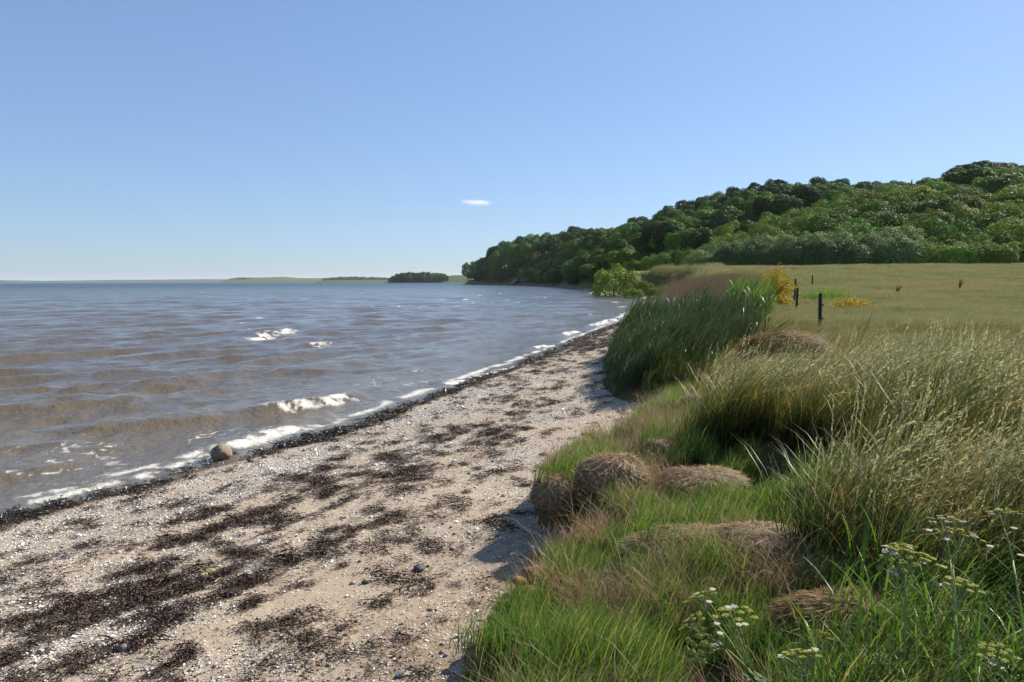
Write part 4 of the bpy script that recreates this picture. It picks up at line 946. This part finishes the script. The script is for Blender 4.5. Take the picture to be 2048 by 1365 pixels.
PR_PEB = proto_set('pebble', [mesh_from('pebble', *(lambda t: (t[0], [t[1]]))(pebble(i, 1)), M_PEB) for i in range(5)])
x, y = polar_points(26000, 3.0, 30, -50, 16, 1.3); sd = shore_d(x, y); e = veg_d(x, y); m_ = (sd > .05) & (e < -.02) & (rng.random(len(x)) < .25 + .6 * np.exp(-(sd / .9) ** 2)); x, y = x[m_], y[m_]; sc_ = .009 * np.exp(rng.normal(0, .5, len(x))) * np.interp(y, [3, 10, 30], [.8, 1.2, 2])
scatter('pebble_litter', 'small mixed pebbles in the sand', 'pebbles', np.stack([x, y, land_z(x, y) + sc_ * .2], 1), PR_PEB, scl=sc_, full_rot=True)
def weed_clump(n, rad, hgt, mat, wid=.006):
    g = Geo(); S = 6; s = np.linspace(0, 1, S)
    p0 = rng.normal(0, rad * .45, (n, 3)) * [1.3, .8, 0]; p0[:, 2] = np.abs(rng.normal(0, hgt * .5, n)); L = rad * rng.uniform(.4, 1.1, n); a = rng.normal(0, .9, n) + np.where(rng.random(n) < .5, np.pi, 0)
    aa = a[:, None] + np.cumsum(rng.normal(0, .5, (n, S)), 1)
    st = (L / (S - 1))[:, None]
    path = p0[:, None] + np.stack([np.cumsum(np.cos(aa) * st, 1), np.cumsum(np.sin(aa) * st, 1), hgt * .5 * np.sin(s * np.pi)[None] * rng.random((n, 1)) + np.cumsum(rng.normal(0, hgt * .12, (n, S)), 1)], -1)
    path[..., 2] = np.maximum(path[..., 2], .001)
    strips(g, path, wid * rng.uniform(.5, 1.4, (n, 1)) * np.array([.4, 1, 1, 1, .8, .3])[None], unit(rng.normal(0, 1, (n, S, 3)) * [.4, .4, 1] + [0, .6, 0]), 0)
    return g.mesh('seaweed', [mat])
PR_WEED = proto_set('seaweed_bits', [weed_clump(40, .10, .036, M_WEED, .0075) for _ in range(5)])
PR_WET = proto_set('wet_weed_bits', [weed_clump(60, .16, .07, M_WETWEED, .012) for _ in range(4)])
SH_AZ = math.atan2(.9, .45)
x, y = polar_points(95000, 3.0, 34, -52, 14, 1.2); sd = shore_d(x, y); e = veg_d(x, y); wm_ = weed_mask(x, y)
m_ = (sd > .45) & (e < -.03) & (rng.random(len(x)) < np.maximum(wm_ ** 1.2 * .75 * sstep(fbm(x * 3.5, y * 3.5, 3, 131), .36, .60), .012)); x, y = x[m_], y[m_]
scatter('seaweed_litter', 'dark brown dried seaweed lying in drifts along the beach', 'seaweed', np.stack([x, y, land_z(x, y)], 1), PR_WEED, scl=rng.uniform(.35, 1.15, len(x)) * np.interp(y, [3, 10, 34], [.85, 1, 1.8]), full_rot=True)
x, y = polar_points(90000, 5.5, 80, -52, 14, 1.1); sd = shore_d(x, y); s_ = y * 1.1 + x * .5; c_ = .27 + .22 * (vnoise(s_ * .9, 0 * s_, 31) - .4) + .1 * sstep(y, 20, 50)
m_ = rng.random(len(x)) < np.exp(-((sd - c_) / (.17 + .12 * sstep(y, 12, 40))) ** 2) * (.12 + .88 * sstep(fbm(s_ * .7, sd * 3, 3, 133), .32, .52)); x, y = x[m_], y[m_]
scatter('wet_wrack', 'black wet seaweed heaped along the edge of the water', 'seaweed', np.stack([x, y, land_z(x, y)], 1), PR_WET, scl=rng.uniform(.4, 1.0, len(x)) * np.interp(y, [5, 12, 80], [.8, 1, 2.2]), full_rot=True)
# single clumps one can pick out on the clear sand
wc = [weed_clump(110, .12, .045, M_WEED, .008) for _ in range(4)]
for k, (px, py, w) in enumerate([(1084, 939, 34), (1050, 973, 32), (1085, 912, 18), (806, 1084, 34), (780, 1162, 70), (762, 1208, 60), (684, 1136, 26), (600, 1174, 44), (640, 1088, 50), (568, 1117, 60), (932, 987, 22), (885, 912, 30), (985, 892, 28), (1040, 885, 36), (1168, 872, 16),
                                 (500, 1215, 60), (440, 1195, 46), (330, 1240, 80), (400, 1140, 60), (270, 1290, 90), (95, 1265, 60), (700, 1075, 30), (955, 940, 24), (1105, 965, 14), (520, 1165, 34), (860, 1180, 24), (845, 960, 40), (560, 1045, 60)]):
    c = G(px, py); r_ = w / F_PX * c[1] / 2 / .12
    o = obj('seaweed_clump', wc[k % 4], None, (c[0], c[1], c[2] + .002)); o.scale = (r_, r_ * .8, max(.6, min(1.4, r_))); o.rotation_euler = (0, 0, rng.uniform(-.5, 1.2))
    tag(o, 'small dark clump of dried seaweed lying on clear sand', 'seaweed', 'seaweed clumps on the clear sand')
# bigger shells and stones one can pick out
def stone(px, py, w, col, label, cat='stone', group=None, flat=.7, sink=.25, seed=0, wet=False, name='beach_stone', z=None):
    c = G(px, py) if z is None else P(px, py, z); r_ = w / F_PX * c[1] / 2; v, f = ico(4); k = seed + 1.7
    n1 = fbm(v[:, 0] * 1.1 + k * 3, v[:, 1] * 1.1 + v[:, 2] * 1.3 + k, 3, seed) - .5; n2 = fbm(v[:, 0] * 4 + k, v[:, 1] * 4 + v[:, 2] * 4, 3, seed + 2) - .5
    v = v * (1 + .55 * n1 + .08 * n2)[:, None] * [r_, r_ * .8, r_ * flat]
    col = tuple(q * .72 for q in col); m = plain_mat('stone', col, .35 if wet else .75, .5 if wet else .3, .45, 9 / max(r_, .02) * .3, .5, r_ * .06)
    o = obj(name, mesh_from('stone', v, [f], m), None, (c[0], c[1], c[2] + r_ * flat * (1 - 2 * sink))); o.rotation_euler = (0, 0, seed * 1.3)
    return tag(o, label, cat, group)
stone(441, 922, 44, (.30, .235, .165), 'rounded brown boulder at the edge of the water', 'boulder', flat=.85, sink=.12, seed=3, name='boulder')
stone(36, 1022, 32, (.05, .05, .05), 'wide flat dark stone in the shallow water', flat=.5, seed=4, wet=True)
stone(612, 875, 22, (.06, .045, .035), 'reddish dark stone standing in the shallow water behind the boulder', flat=.6, seed=5, wet=True)
stone(565, 897, 20, (.05, .042, .032), 'small round black stone on the wet weed line', flat=.7, seed=6, wet=True)
stone(468, 912, 24, (.045, .042, .035), 'flat dark stone touching the brown boulder', flat=.45, seed=7, wet=True)
stone(344, 938, 18, (.05, .05, .045), 'low dark stone awash beside the boulder', flat=.4, seed=8, wet=True)
stone(409, 1158, 24, (.50, .36, .17), 'pale yellow rounded stone with a dark mark', flat=.65, seed=9)
stone(420, 1147, 22, (.46, .36, .20), 'pale yellow flattened stone leaning on its twin', flat=.6, seed=10)
stone(839, 1142, 26, (.10, .10, .11), 'smooth dark grey stone on the clear sand', flat=.55, seed=11)
stone(731, 1168, 16, (.10, .115, .085), 'small greenish grey stone beside a seaweed clump', flat=.6, seed=12)
stone(805, 1350, 30, (.32, .29, .27), 'pale grey flat stone low on the sand', flat=.4, seed=13)
stone(495, 1150, 0.1 + 20, (.72, .68, .62), 'white stone among the shells', flat=.6, seed=14)
stone(157, 1075, 15, (.74, .70, .64), 'white lump of chalk among the shell bank', flat=.7, seed=15)
stone(906, 1100, 14, (.60, .55, .48), 'cream pebble beside the shadow of the tussock', flat=.6, seed=16)
for k, (px, py, w, cl) in enumerate([(1160, 666, 10, .05), (1150, 673, 9, .05), (1142, 687, 18, .05), (1208, 682, 13, .30), (1210, 661, 8, .06), (1228, 672, 12, .28), (1195, 650, 7, .05), (1120, 700, 9, .06), (1010, 728, 9, .05), (665, 862, 12, .05), (640, 866, 9, .05), (705, 846, 10, .05), (500, 925, 16, .05), (770, 828, 9, .05), (1180, 668, 8, .06), (1240, 660, 9, .2)]):
    stone(px, py, w, (cl, cl * .93, cl * .85), 'small wet stone along the line of dark seaweed', group='stones along the weed line', flat=.6, seed=30 + k, wet=True)
stone(1116, 572, 9, (.05, .05, .05), 'dark rock standing in the water off the wooded shore', 'rock', flat=.6, seed=60, z=0.1)
# a few thin sticks and stems washed up
M_STICK = plain_mat('bleached_wood', (0.30, 0.25, 0.19), .85, .2, .3, 20, .5, .01)
for k, (a, b) in enumerate([((640, 1092), (668, 1083)), ((700, 1055), (730, 1040)), ((60, 1190), (105, 1186)), ((130, 1150), (160, 1143)), ((835, 1050), (875, 1040)), ((430, 1170), (455, 1156)), ((200, 1075), (225, 1065)), ((240, 1160), (275, 1146))]):
    p0, p1 = G(*a), G(*b); s = np.linspace(0, 1, 6)[:, None]; pth = (p1 - p0) * s + [0, 0, .012] + np.sin(s * 3) * rng.normal(0, .02, 3) * [1, 1, .2]; g = Geo(); tube(g, pth, .006 * (1 - .5 * s[:, 0]), 5)
    o = obj('driftwood_stick', g.mesh('driftwood_stick', [M_STICK]), None, p0); tag(o, 'thin bleached stick washed up on the shells', 'stick', 'sticks washed up on the beach')

# ------------------------------------------------------------------ fence posts
M_POST = plain_mat('weathered_post', (0.055, 0.042, 0.034), .9, .15, .5, 14, .8, .02)
M_INS = plain_mat('black_insulator', (0.02, 0.02, 0.022), .45, .5, .2, 20, .1, .002)
def fence_post(px, top, D, h, r_, tilt, label):
    t = Q(px, top, D); o = empty('fence_post', (t[0], t[1], t[2] - h)); o.rotation_euler = (tilt * .4, tilt, .3)
    g = Geo(); s = np.array([-.3, 0, .15, .4, .7, .96, 1.0]); th = np.linspace(0, 2 * np.pi, 8, endpoint=False)
    tube(g, np.stack([.006 * np.sin(s * 5), .005 * np.cos(s * 4), s * h], 1), r_ * np.array([1, 1, 1.03, .98, 1, .98, .82]), 8); obj('post', g.mesh('post', [M_POST], smooth=False), o)
    for q in (.72, .4):
        g = Geo(); tube(g, [(r_ * .6, 0, h * q), (r_ + .03, 0, h * q), (r_ + .05, 0, h * q + .005)], [.012, .012, .012], 6); io = obj('insulator', g.mesh('insulator', [M_INS]), o); g = Geo(); tube(g, [(r_ + .05, 0, h * q - .03), (r_ + .05, 0, h * q), (r_ + .05, 0, h * q + .03)], [.02, .028, .02], 8); obj('knob', g.mesh('knob', [M_INS]), io)
    return tag(o, label, 'fence post')
fence_post(1641, 587, 22, 1.25, .052, .0, 'stout dark fence post standing closest to the low broom bush')
fence_post(1593, 576, 34, 1.25, .050, .04, 'dark leaning fence post with grass up to half its height')
fence_post(1589, 558, 41, 1.35, .055, .05, 'weathered fence post beside the tall broom bush')
fence_post(1625, 551, 58, 1.25, .055, .0, 'thin fence post farthest out in the open meadow')
# ------------------------------------------------------------------ broom in flower
M_BSTEM = plain_mat('broom_stem', (0.06, 0.085, 0.02), .7, .2, .3, 30, .2)
def _yel():
    n = NM('broom_flower'); return n.leafy(n.mix(n.attr('rnd'), (0.50, 0.30, 0.006), (0.66, 0.45, 0.015)), .3, .6, .2)
M_YEL = _yel()
def broom(px, py, D, w, h, nst, nfl, label, z=None, lean=.12):
    b = Q(px, py, D); o = empty('broom_bush', (b[0], b[1], lz(b[0], b[1]) - .05)); g = Geo(); gf = Geo(); gl = Geo(); S = 6; s = np.linspace(0, 1, S)
    n = nst; a = rng.uniform(0, 6.28, n); rr_ = np.sqrt(rng.random(n)); H = h * (1 - .45 * rr_ ** 2) * rng.uniform(.6, 1.08, n)
    path = np.stack([(w * .12 * rr_ * np.cos(a))[:, None] + (w * .42 * rr_ * np.cos(a))[:, None] * s ** 1.2 + lean * h * s[None] ** 2, (w * .12 * rr_ * np.sin(a))[:, None] + (w * .4 * rr_ * np.sin(a))[:, None] * s ** 1.2, H[:, None] * s[None]], -1)
    path += np.cumsum(rng.normal(0, .012 * h, path.shape), 1) * s[None, :, None]
    strips(g, path, .014 * np.array([1.2, 1, .8, .7, .5, .3]) * h ** .3, unit(rng.normal(0, 1, (n, 3)) * [1, 1, .1]), 0); so = obj('stems', g.mesh('stems', [M_BSTEM]), o)
    for G_, cnt, sz, lo, mi in ((gf, nfl, .030, .35, 0), (gl, nfl // 2, .028, .12, 0)):
        k = rng.integers(0, n, cnt); f = lo + (1 - lo) * rng.random(cnt) ** .8; ii = np.minimum((f * (S - 1)).astype(int), S - 2); fr = (f * (S - 1) - ii)[:, None]
        p = path[k, ii] * (1 - fr) + path[k, ii + 1] * fr + rng.normal(0, .022, (cnt, 3)); d = unit(rng.normal(0, 1, (cnt, 3)) + [0, 0, .3]); t = unit(np.cross(d, rng.normal(0, 1, (cnt, 3)))); q = sz * rng.uniform(.7, 1.4, (cnt, 1)) * (D / 38) ** .5
        G_.add(np.stack([p - t * q, p + d * q * .8, p + t * q, p - d * q * .8], 1).reshape(-1, 3), np.arange(cnt * 4).reshape(-1, 4), 0, rnd=np.repeat(rng.random(cnt), 4))
    tag(obj('flowers', gf.mesh('flowers', [M_YEL], False), so), kind='stuff'); tag(obj('leaves', gl.mesh('leaves', [M_BRIGHT], False), so), kind='stuff')
    return tag(o, label, 'bush')
broom(1540, 590, 40, 2.1, 2.25, 260, 4200, 'tall broom bush covered in yellow flowers behind the green reeds')
broom(1560, 605, 37, 1.0, .9, 90, 700, 'small broom bush with yellow flowers at the foot of the tall one')
broom(1700, 612, 34, 2.0, .72, 200, 1500, 'low spreading broom bush with yellow flowers in the meadow')
# ------------------------------------------------------------------ small single plants
def sprig(px, py, D, h, n, mat, label, name, spread=.5, w=.03):
    b = Q(px, py, D); o = empty(name, (b[0], b[1], lz(b[0], b[1]))); g = Geo(); S = 5; s = np.linspace(0, 1, S)
    a = rng.uniform(0, 6.28, n); H = h * rng.uniform(.6, 1, n); path = np.stack([spread * H[:, None] * np.cos(a)[:, None] * s ** 1.5 + .25 * h * s ** 2, spread * H[:, None] * np.sin(a)[:, None] * s ** 1.5, H[:, None] * s[None]], -1)
    strips(g, path, w * np.array([.5, .9, 1, .7, .1]), unit(rng.normal(0, 1, (n, 3)) * [1, 1, .2]), 0); obj('leaves', g.mesh('leaves', [mat]), o)
    g = Geo(); tube(g, np.stack([.2 * h * s ** 2, 0 * s, h * s], 1), w * .3 * (1 - .5 * s), 5, 0); obj('stem', g.mesh('stem', [M_BSTEM]), o)
    return tag(o, label, 'plant')
sprig(1793, 600, 48, .75, 40, M_BROWN, 'small dark upright dock plant in the open meadow', 'dock_plant', .3, .05)
b = Q(1648, 592, 44); o = obj('leafy_patch', blade_clump(900, 1.0, .62, .25, .022, .9, .5, .5, 5).mesh('leafy_patch', [M_BRIGHT, M_SEED]), None, (b[0], b[1], lz(b[0], b[1]))); tag(o, 'bright green patch of tall leaves near the thin farthest post', 'plant')
sprig(1918, 592, 52, .9, 30, M_REED, 'thin dark stalks standing alone in the meadow', 'dark_stalks', .3, .03)
sprig(1885, 935, 5.6, .42, 60, M_BRIGHT, 'leafy bright green herb among the long grass', 'green_herb', .8, .035)
def lean_reed(px, py, tx, ty, D, n, label):
    b = Q(px, py, D); t = Q(tx, ty, D); z0 = lz(b[0], b[1]); o = empty('leaning_reed', (b[0], b[1], z0)); g = Geo(); S = 7; s = np.linspace(0, 1, S)[:, None]; d = t - [b[0], b[1], z0]
    for _ in range(n):
        k = rng.uniform(.45, 1.05); p = d * s * k + [0, 0, 1] * np.sin(s * 2.4) * .12 + rng.normal(0, .10, 3) * [1, 1, .2] * (1 - .4 * s) + s * rng.normal(0, .05, 3)
        strips(g, p[None], .022 * np.array([[.5, .8, 1, 1, .8, .5, .05]]), unit(rng.normal(0, 1, (1, 3))), 0)
    obj('leaves', g.mesh('leaves', [M_REED]), o); return tag(o, label, 'reed')
lean_reed(1495, 705, 1585, 643, 15.5, 46, 'tuft of dark reeds leaning far over beside the dry hump')
g = Geo()
for p0, p1 in [((1700, 705), (1738, 625)), ((1712, 700), (1732, 640)), ((1706, 690), (1722, 628))]:
    a_, b_ = Q(*p0, 12), Q(*p1, 12); s = np.linspace(0, 1, 7)[:, None]; tube(g, a_ + (b_ - a_) * s + np.array([.06, 0, 0]) * s * s - [0, 0, .25] * (1 - s), .005 * (1 - .6 * s[:, 0]), 5)
o = obj('dead_stalk', g.mesh('dead_stalk', [M_POST])); tag(o, 'thin dead brown stalks rising above the long grass beyond the post', 'stalk')

# ------------------------------------------------------------------ flowering umbels in the foreground
M_UST = plain_mat('umbel_stem', (0.19, 0.24, 0.08), .6, .3, .2, 40, .1)
def _flo(nm, a, b):
    n = NM(nm); return n.leafy(n.mix(n.attr('rnd'), a, b), .5, .6, .2)
M_UYEL = _flo('green_yellow_floret', (.36, .38, .06), (.52, .51, .13)); M_UWH = _flo('white_floret', (.68, .65, .52), (.78, .75, .62))
ICO1 = ico(1)
def umbel(o, base, head, r_, white=0.0, rays=11, fl=11):
    """one flower head: rays from a point, each carrying a knot of florets"""
    g = Geo(); gf = Geo(); head = np.asarray(head); base = np.asarray(base); ax = unit(head - base); ax = unit(ax + [0, -.1, .5]); e1 = unit(np.cross(ax, [.3, .9, .2])); e2 = np.cross(ax, e1); c0 = head - ax * r_ * 1.0
    for i in range(rays):
        a = i * 2.399; q = math.sqrt((i + .5) / rays); p = c0 + ax * r_ * (1.0 - .28 * q * q) + (e1 * math.cos(a) + e2 * math.sin(a)) * r_ * q
        tube(g, [c0, (c0 + p) / 2 + ax * .006, p], [.0016, .0013, .0012], 4, 0)
        wh = rng.random() < white
        for j in range(fl):
            b = j * 2.399; qq = math.sqrt((j + .5) / fl) * r_ * .17; pp = p + (e1 * math.cos(b) + e2 * math.sin(b)) * qq + ax * (.006 - 6 * qq * qq) ; sz = r_ * rng.uniform(.05, .075)
            gf.add(ICO1[0] * (1 + rng.normal(0, .2, (len(ICO1[0]), 1))) * sz * [1, 1, .7] + pp, ICO1[1], 1 if wh else 0, rnd=rng.random())
    u_ = obj('umbel', g.mesh('umbel', [M_UST], False), o); tag(obj('florets', gf.mesh('florets', [M_UYEL, M_UWH], False), u_), kind='stuff'); return u_
def white_bud(o, p, r_):
    g = Geo()
    for j in range(16):
        b = j * 2.399; q = math.sqrt((j + .5) / 16) * r_; g.add(ICO1[0] * r_ * .3 * [1, 1, .5] + np.asarray(p) + [math.cos(b) * q, math.sin(b) * q, -q * q * 8], ICO1[1], 0, rnd=rng.random())
    return obj('umbellet', g.mesh('umbellet', [M_UWH], False), o)
def umbel_plant(root, heads, label, buds=(), leaves=3):
    """root/heads/buds: (px, py, distance); a head also carries the fork point it springs from and its radius"""
    r0 = Q(*root); zg = lz(r0[0], r0[1]); o = empty('umbel_plant', (r0[0], r0[1], zg)); org = np.array([r0[0], r0[1], zg]); g = Geo()
    forks = {}
    for (h, fk, rad, wh) in heads:
        hp = Q(*h) - org; fp = Q(*fk) - org
        if fk not in forks:
            s = np.linspace(0, 1, 8)[:, None]; tube(g, np.array([0, 0, -.03]) * (1 - s) + fp * s + np.array([.02, 0, .03]) * np.sin(s * 3.14), .0055 * (1 - .35 * s[:, 0]), 6); forks[fk] = 1
        s = np.linspace(0, 1, 6)[:, None]; hb = hp - unit(unit(hp - fp) + [0, -.1, .5]) * rad * 1.4
        tube(g, fp * (1 - s) + hb * s + np.array([0, 0, .012]) * np.sin(s * 3.14), .0032 * (1 - .3 * s[:, 0]), 5)
        umbel(o, fp, hp, rad * 1.4, wh)
    for (bp, fk) in buds:
        p = Q(*bp) - org; fp = Q(*fk) - org; s = np.linspace(0, 1, 5)[:, None]; tube(g, fp * (1 - s) + p * s + np.array([0, 0, .01]) * np.sin(s * 3.14), .0018, 4); white_bud(o, p, .011)
    obj('stem', g.mesh('stem', [M_UST]), o)
    for _ in range(leaves):                           # feathery leaf
        g = Geo(); a = rng.uniform(0, 6.28); s = np.linspace(0, 1, 7); L = rng.uniform(.14, .22); ctr = np.stack([np.cos(a) * L * s, np.sin(a) * L * s, .10 + .14 * np.sin(s * 1.8)], 1); tube(g, ctr, .002, 4)
        for i in range(1, 7):
            for sg in (-1, 1):
                d = np.array([-math.sin(a) * sg + .4 * math.cos(a), math.cos(a) * sg + .4 * math.sin(a), .1]); l_ = .07 * (1 - .1 * i); pth = ctr[i] + d * np.linspace(0, l_, 4)[:, None]; strips(g, pth[None], .018 * np.array([[.4, 1, .7, .1]]), [[math.cos(a), math.sin(a), .2]], 0)
        obj('leaf', g.mesh('leaf', [M_FRESH]), o)
    return tag(o, label, 'flower')
D1 = 2.55
umbel_plant((1585, 1420, 2.5), [((1468, 1222, 2.6), (1500, 1345, D1), .058, .12), ((1400, 1188, 2.75), (1500, 1345, D1), .050, .05), ((1412, 1272, 2.55), (1452, 1298, D1), .046, .0), ((1392, 1302, 2.5), (1452, 1298, D1), .046, .0), ((1382, 1240, 2.6), (1452, 1298, D1), .040, .0)],
            'branching umbel plant with yellow green flower heads leaning over the bank edge', [((1418, 1203, 2.6), (1500, 1345, D1)), ((1425, 1178, 2.7), (1500, 1345, D1)), ((1434, 1247, 2.55), (1452, 1298, D1)), ((1430, 1290, 2.5), (1452, 1298, D1)), ((1478, 1249, 2.5), (1500, 1345, D1)), ((1490, 1248, 2.5), (1500, 1345, D1)), ((1440, 1266, 2.5), (1452, 1298, D1)), ((1456, 1214, 2.5), (1500, 1345, D1))])
umbel_plant((1600, 1420, 2.35), [((1596, 1304, 2.4), (1612, 1350, 2.36), .052, .15), ((1642, 1270, 2.6), (1630, 1345, 2.45), .036, .0)], 'short umbel plant with a broad yellow green head beside the brown tangle', [((1562, 1312, 2.35), (1612, 1350, 2.36)), ((1630, 1298, 2.4), (1612, 1350, 2.36))])
umbel_plant((1784, 1420, 2.4), [((1828, 1102, 2.5), (1810, 1150, 2.48), .066, .1), ((1792, 1120, 2.45), (1810, 1150, 2.48), .046, .2), ((1796, 1090, 2.55), (1810, 1150, 2.48), .040, .2)], 'tall umbel plant with one thick pale stem and a wide flat head', [((1780, 1142, 2.45), (1808, 1226, 2.45)), ((1791, 1148, 2.45), (1808, 1226, 2.45)), ((1846, 1125, 2.45), (1810, 1150, 2.48))])
umbel_plant((1900, 1440, 2.3), [((1888, 1036, 2.7), (1900, 1120, 2.6), .046, .45), ((1928, 1064, 2.65), (1905, 1130, 2.6), .048, .4), ((1925, 1166, 2.4), (1910, 1230, 2.4), .044, .1)], 'umbel plant with whitish heads nodding among the broad blades', [((1858, 1060, 2.6), (1900, 1120, 2.6)), ((1892, 1078, 2.6), (1900, 1120, 2.6)), ((1884, 1170, 2.4), (1910, 1230, 2.4)), ((1980, 1092, 2.5), (1910, 1230, 2.4))])
umbel_plant((2050, 1440, 2.3), [((2004, 1022, 2.8), (2025, 1120, 2.7), .044, .4), ((1992, 1302, 2.1), (2000, 1350, 2.1), .040, .1)], 'umbel plant with one white head rising out of the long grass', [((2028, 1056, 2.7), (2025, 1120, 2.7)), ((2042, 1110, 2.6), (2025, 1120, 2.7)), ((1985, 1326, 2.1), (2000, 1350, 2.1))])
# coarse broad blades right in front
PR_COARSE = proto_set('coarse_clump', [blade_clump(14, .12, .55, .25, .013, 1.1, 1.2, 1.0, 7).mesh('coarse_clump', [M_FRESH, M_SEED]) for _ in range(4)])
x, y = polar_points(520, 2.5, 4.4, 20, 40, 1); m_ = (1024 + F_PX * x / y) > 1730 + 160 * (rng.random(len(x)) - .5); x, y = x[m_], y[m_]; m_ = off_tussock(x, y); x, y = x[m_], y[m_]
scatter('coarse_grass', 'broad green grass blades between the flowering umbels', 'grass', np.stack([x, y, land_z(x, y)], 1), PR_COARSE, .8, rng.uniform(.45, .95, len(x)), tint=rng.random(len(x)) * .35)

# ------------------------------------------------------------------ headland shore: clay slip and fallen tree
def clay_slip():
    n = NM('bare_clay'); p = n.pos(); m = n.done(n.princ(n.mix(n.noise(p, .8, 4), (.12, .115, .10), (.20, .19, .165)), .9, .1))
    y0 = 505.; x0 = float(SHORE(np.array([y0]))[0]) + 1.0; k = 16; u, w = np.meshgrid(np.linspace(0, 1, k), np.linspace(0, 1, k), indexing='ij')
    X = x0 - 1.5 + w * 9 + 1.5 * (fbm(u * 4, w * 4, 2, 3) - .5); Y = y0 - 14 + u * 18 + w * 2; Z = .2 + w ** .8 * 9.5 * (.55 + .45 * np.sin(u * 3.0)) + 1.2 * (fbm(u * 5, w * 5, 3, 4) - .5)
    ii = np.arange(k * k).reshape(k, k); q = np.stack([ii[:-1, :-1], ii[1:, :-1], ii[1:, 1:], ii[:-1, 1:]], -1).reshape(-1, 4)
    o = obj('clay_slip', mesh_from('clay_slip', np.stack([X, Y, Z], -1).reshape(-1, 3), [q], m)); tag(o, 'bare grey clay slip at the foot of the wooded point', 'cliff', kind='structure')
clay_slip()
g = Geo(); a_ = Q(1045, 568, 430); s = np.linspace(0, 1, 7)[:, None]
tube(g, np.array([8.0, 0, 1.5]) * (1 - s) + np.array([-2, -3, 2.8]) * s + [0, 0, 1.2] * np.sin(s * 3.14), .28 * (1 - .6 * s[:, 0]), 6)
for k in range(5): tube(g, np.array([1.5, -1.5, 2.9]) + np.array([-3.5, rng.uniform(-2, 2), rng.uniform(-2, 3)]) * s, .10 * (1 - .7 * s[:, 0]), 5)
o = obj('fallen_tree', g.mesh('fallen_tree', [M_STICK]), None, (a_[0], a_[1], 0)); tag(o, 'bare bleached fallen tree at the water edge of the wood', 'tree')

# ------------------------------------------------------------------ cloud
def cloud():
    c = Q(953, 406, 8000); v, f = ico(4); v = v * [185, 120, 34]
    n = NM('cloud_vapour'); p = n.objco(); ln = n.n('VectorMath', operation='LENGTH'); n.l(n.scalev(p, (1 / 185, 1 / 120, 1 / 34)), ln.inputs[0])
    nz = n.noise(n.scalev(p, (1, 1, 2.2)), .016, 5, .6)
    d = n.mrange(n.math('SUBTRACT', n.math('ADD', nz, .30), n.math('MULTIPLY', ln.outputs['Value'], .62)), .20, .55, 0, .012)
    pv = n.n('VolumePrincipled'); pv.inputs['Color'].default_value = (1, 1, 1, 1); n.l(d, pv.inputs['Density']); n.l(pv.outputs[0], n.out.inputs['Volume'])
    o = obj('cloud', mesh_from('cloud', v, [f], n.m), None, c); o.rotation_euler = (0, R(3), 0); tag(o, 'small lone wisp of white cloud low in the sky', 'cloud')
cloud()
# ------------------------------------------------------------------ haze
def make_haze():
    x0, x1, y0, y1, z0, z1 = -11000., 2500., -30., 11900., -4.2, 75.
    v = [(a, b, c) for c in (z0, z1) for b in (y0, y1) for a in (x0, x1)]
    f = [(0, 2, 3, 1), (4, 5, 7, 6), (0, 1, 5, 4), (2, 6, 7, 3), (0, 4, 6, 2), (1, 3, 7, 5)]
    n = NM('haze'); pv = n.n('VolumePrincipled'); pv.inputs['Color'].default_value = (0.86, 0.93, 1.0, 1); pv.inputs['Density'].default_value = 4.0e-5
    pv.inputs['Anisotropy'].default_value = 0.2
    n.l(pv.outputs[0], n.out.inputs['Volume'])
    o = obj('haze', mesh_from('haze', v, [np.array(f)], n.m, smooth=False)); tag(o, 'thin summer haze over the bay', 'haze', kind='stuff')
make_haze()
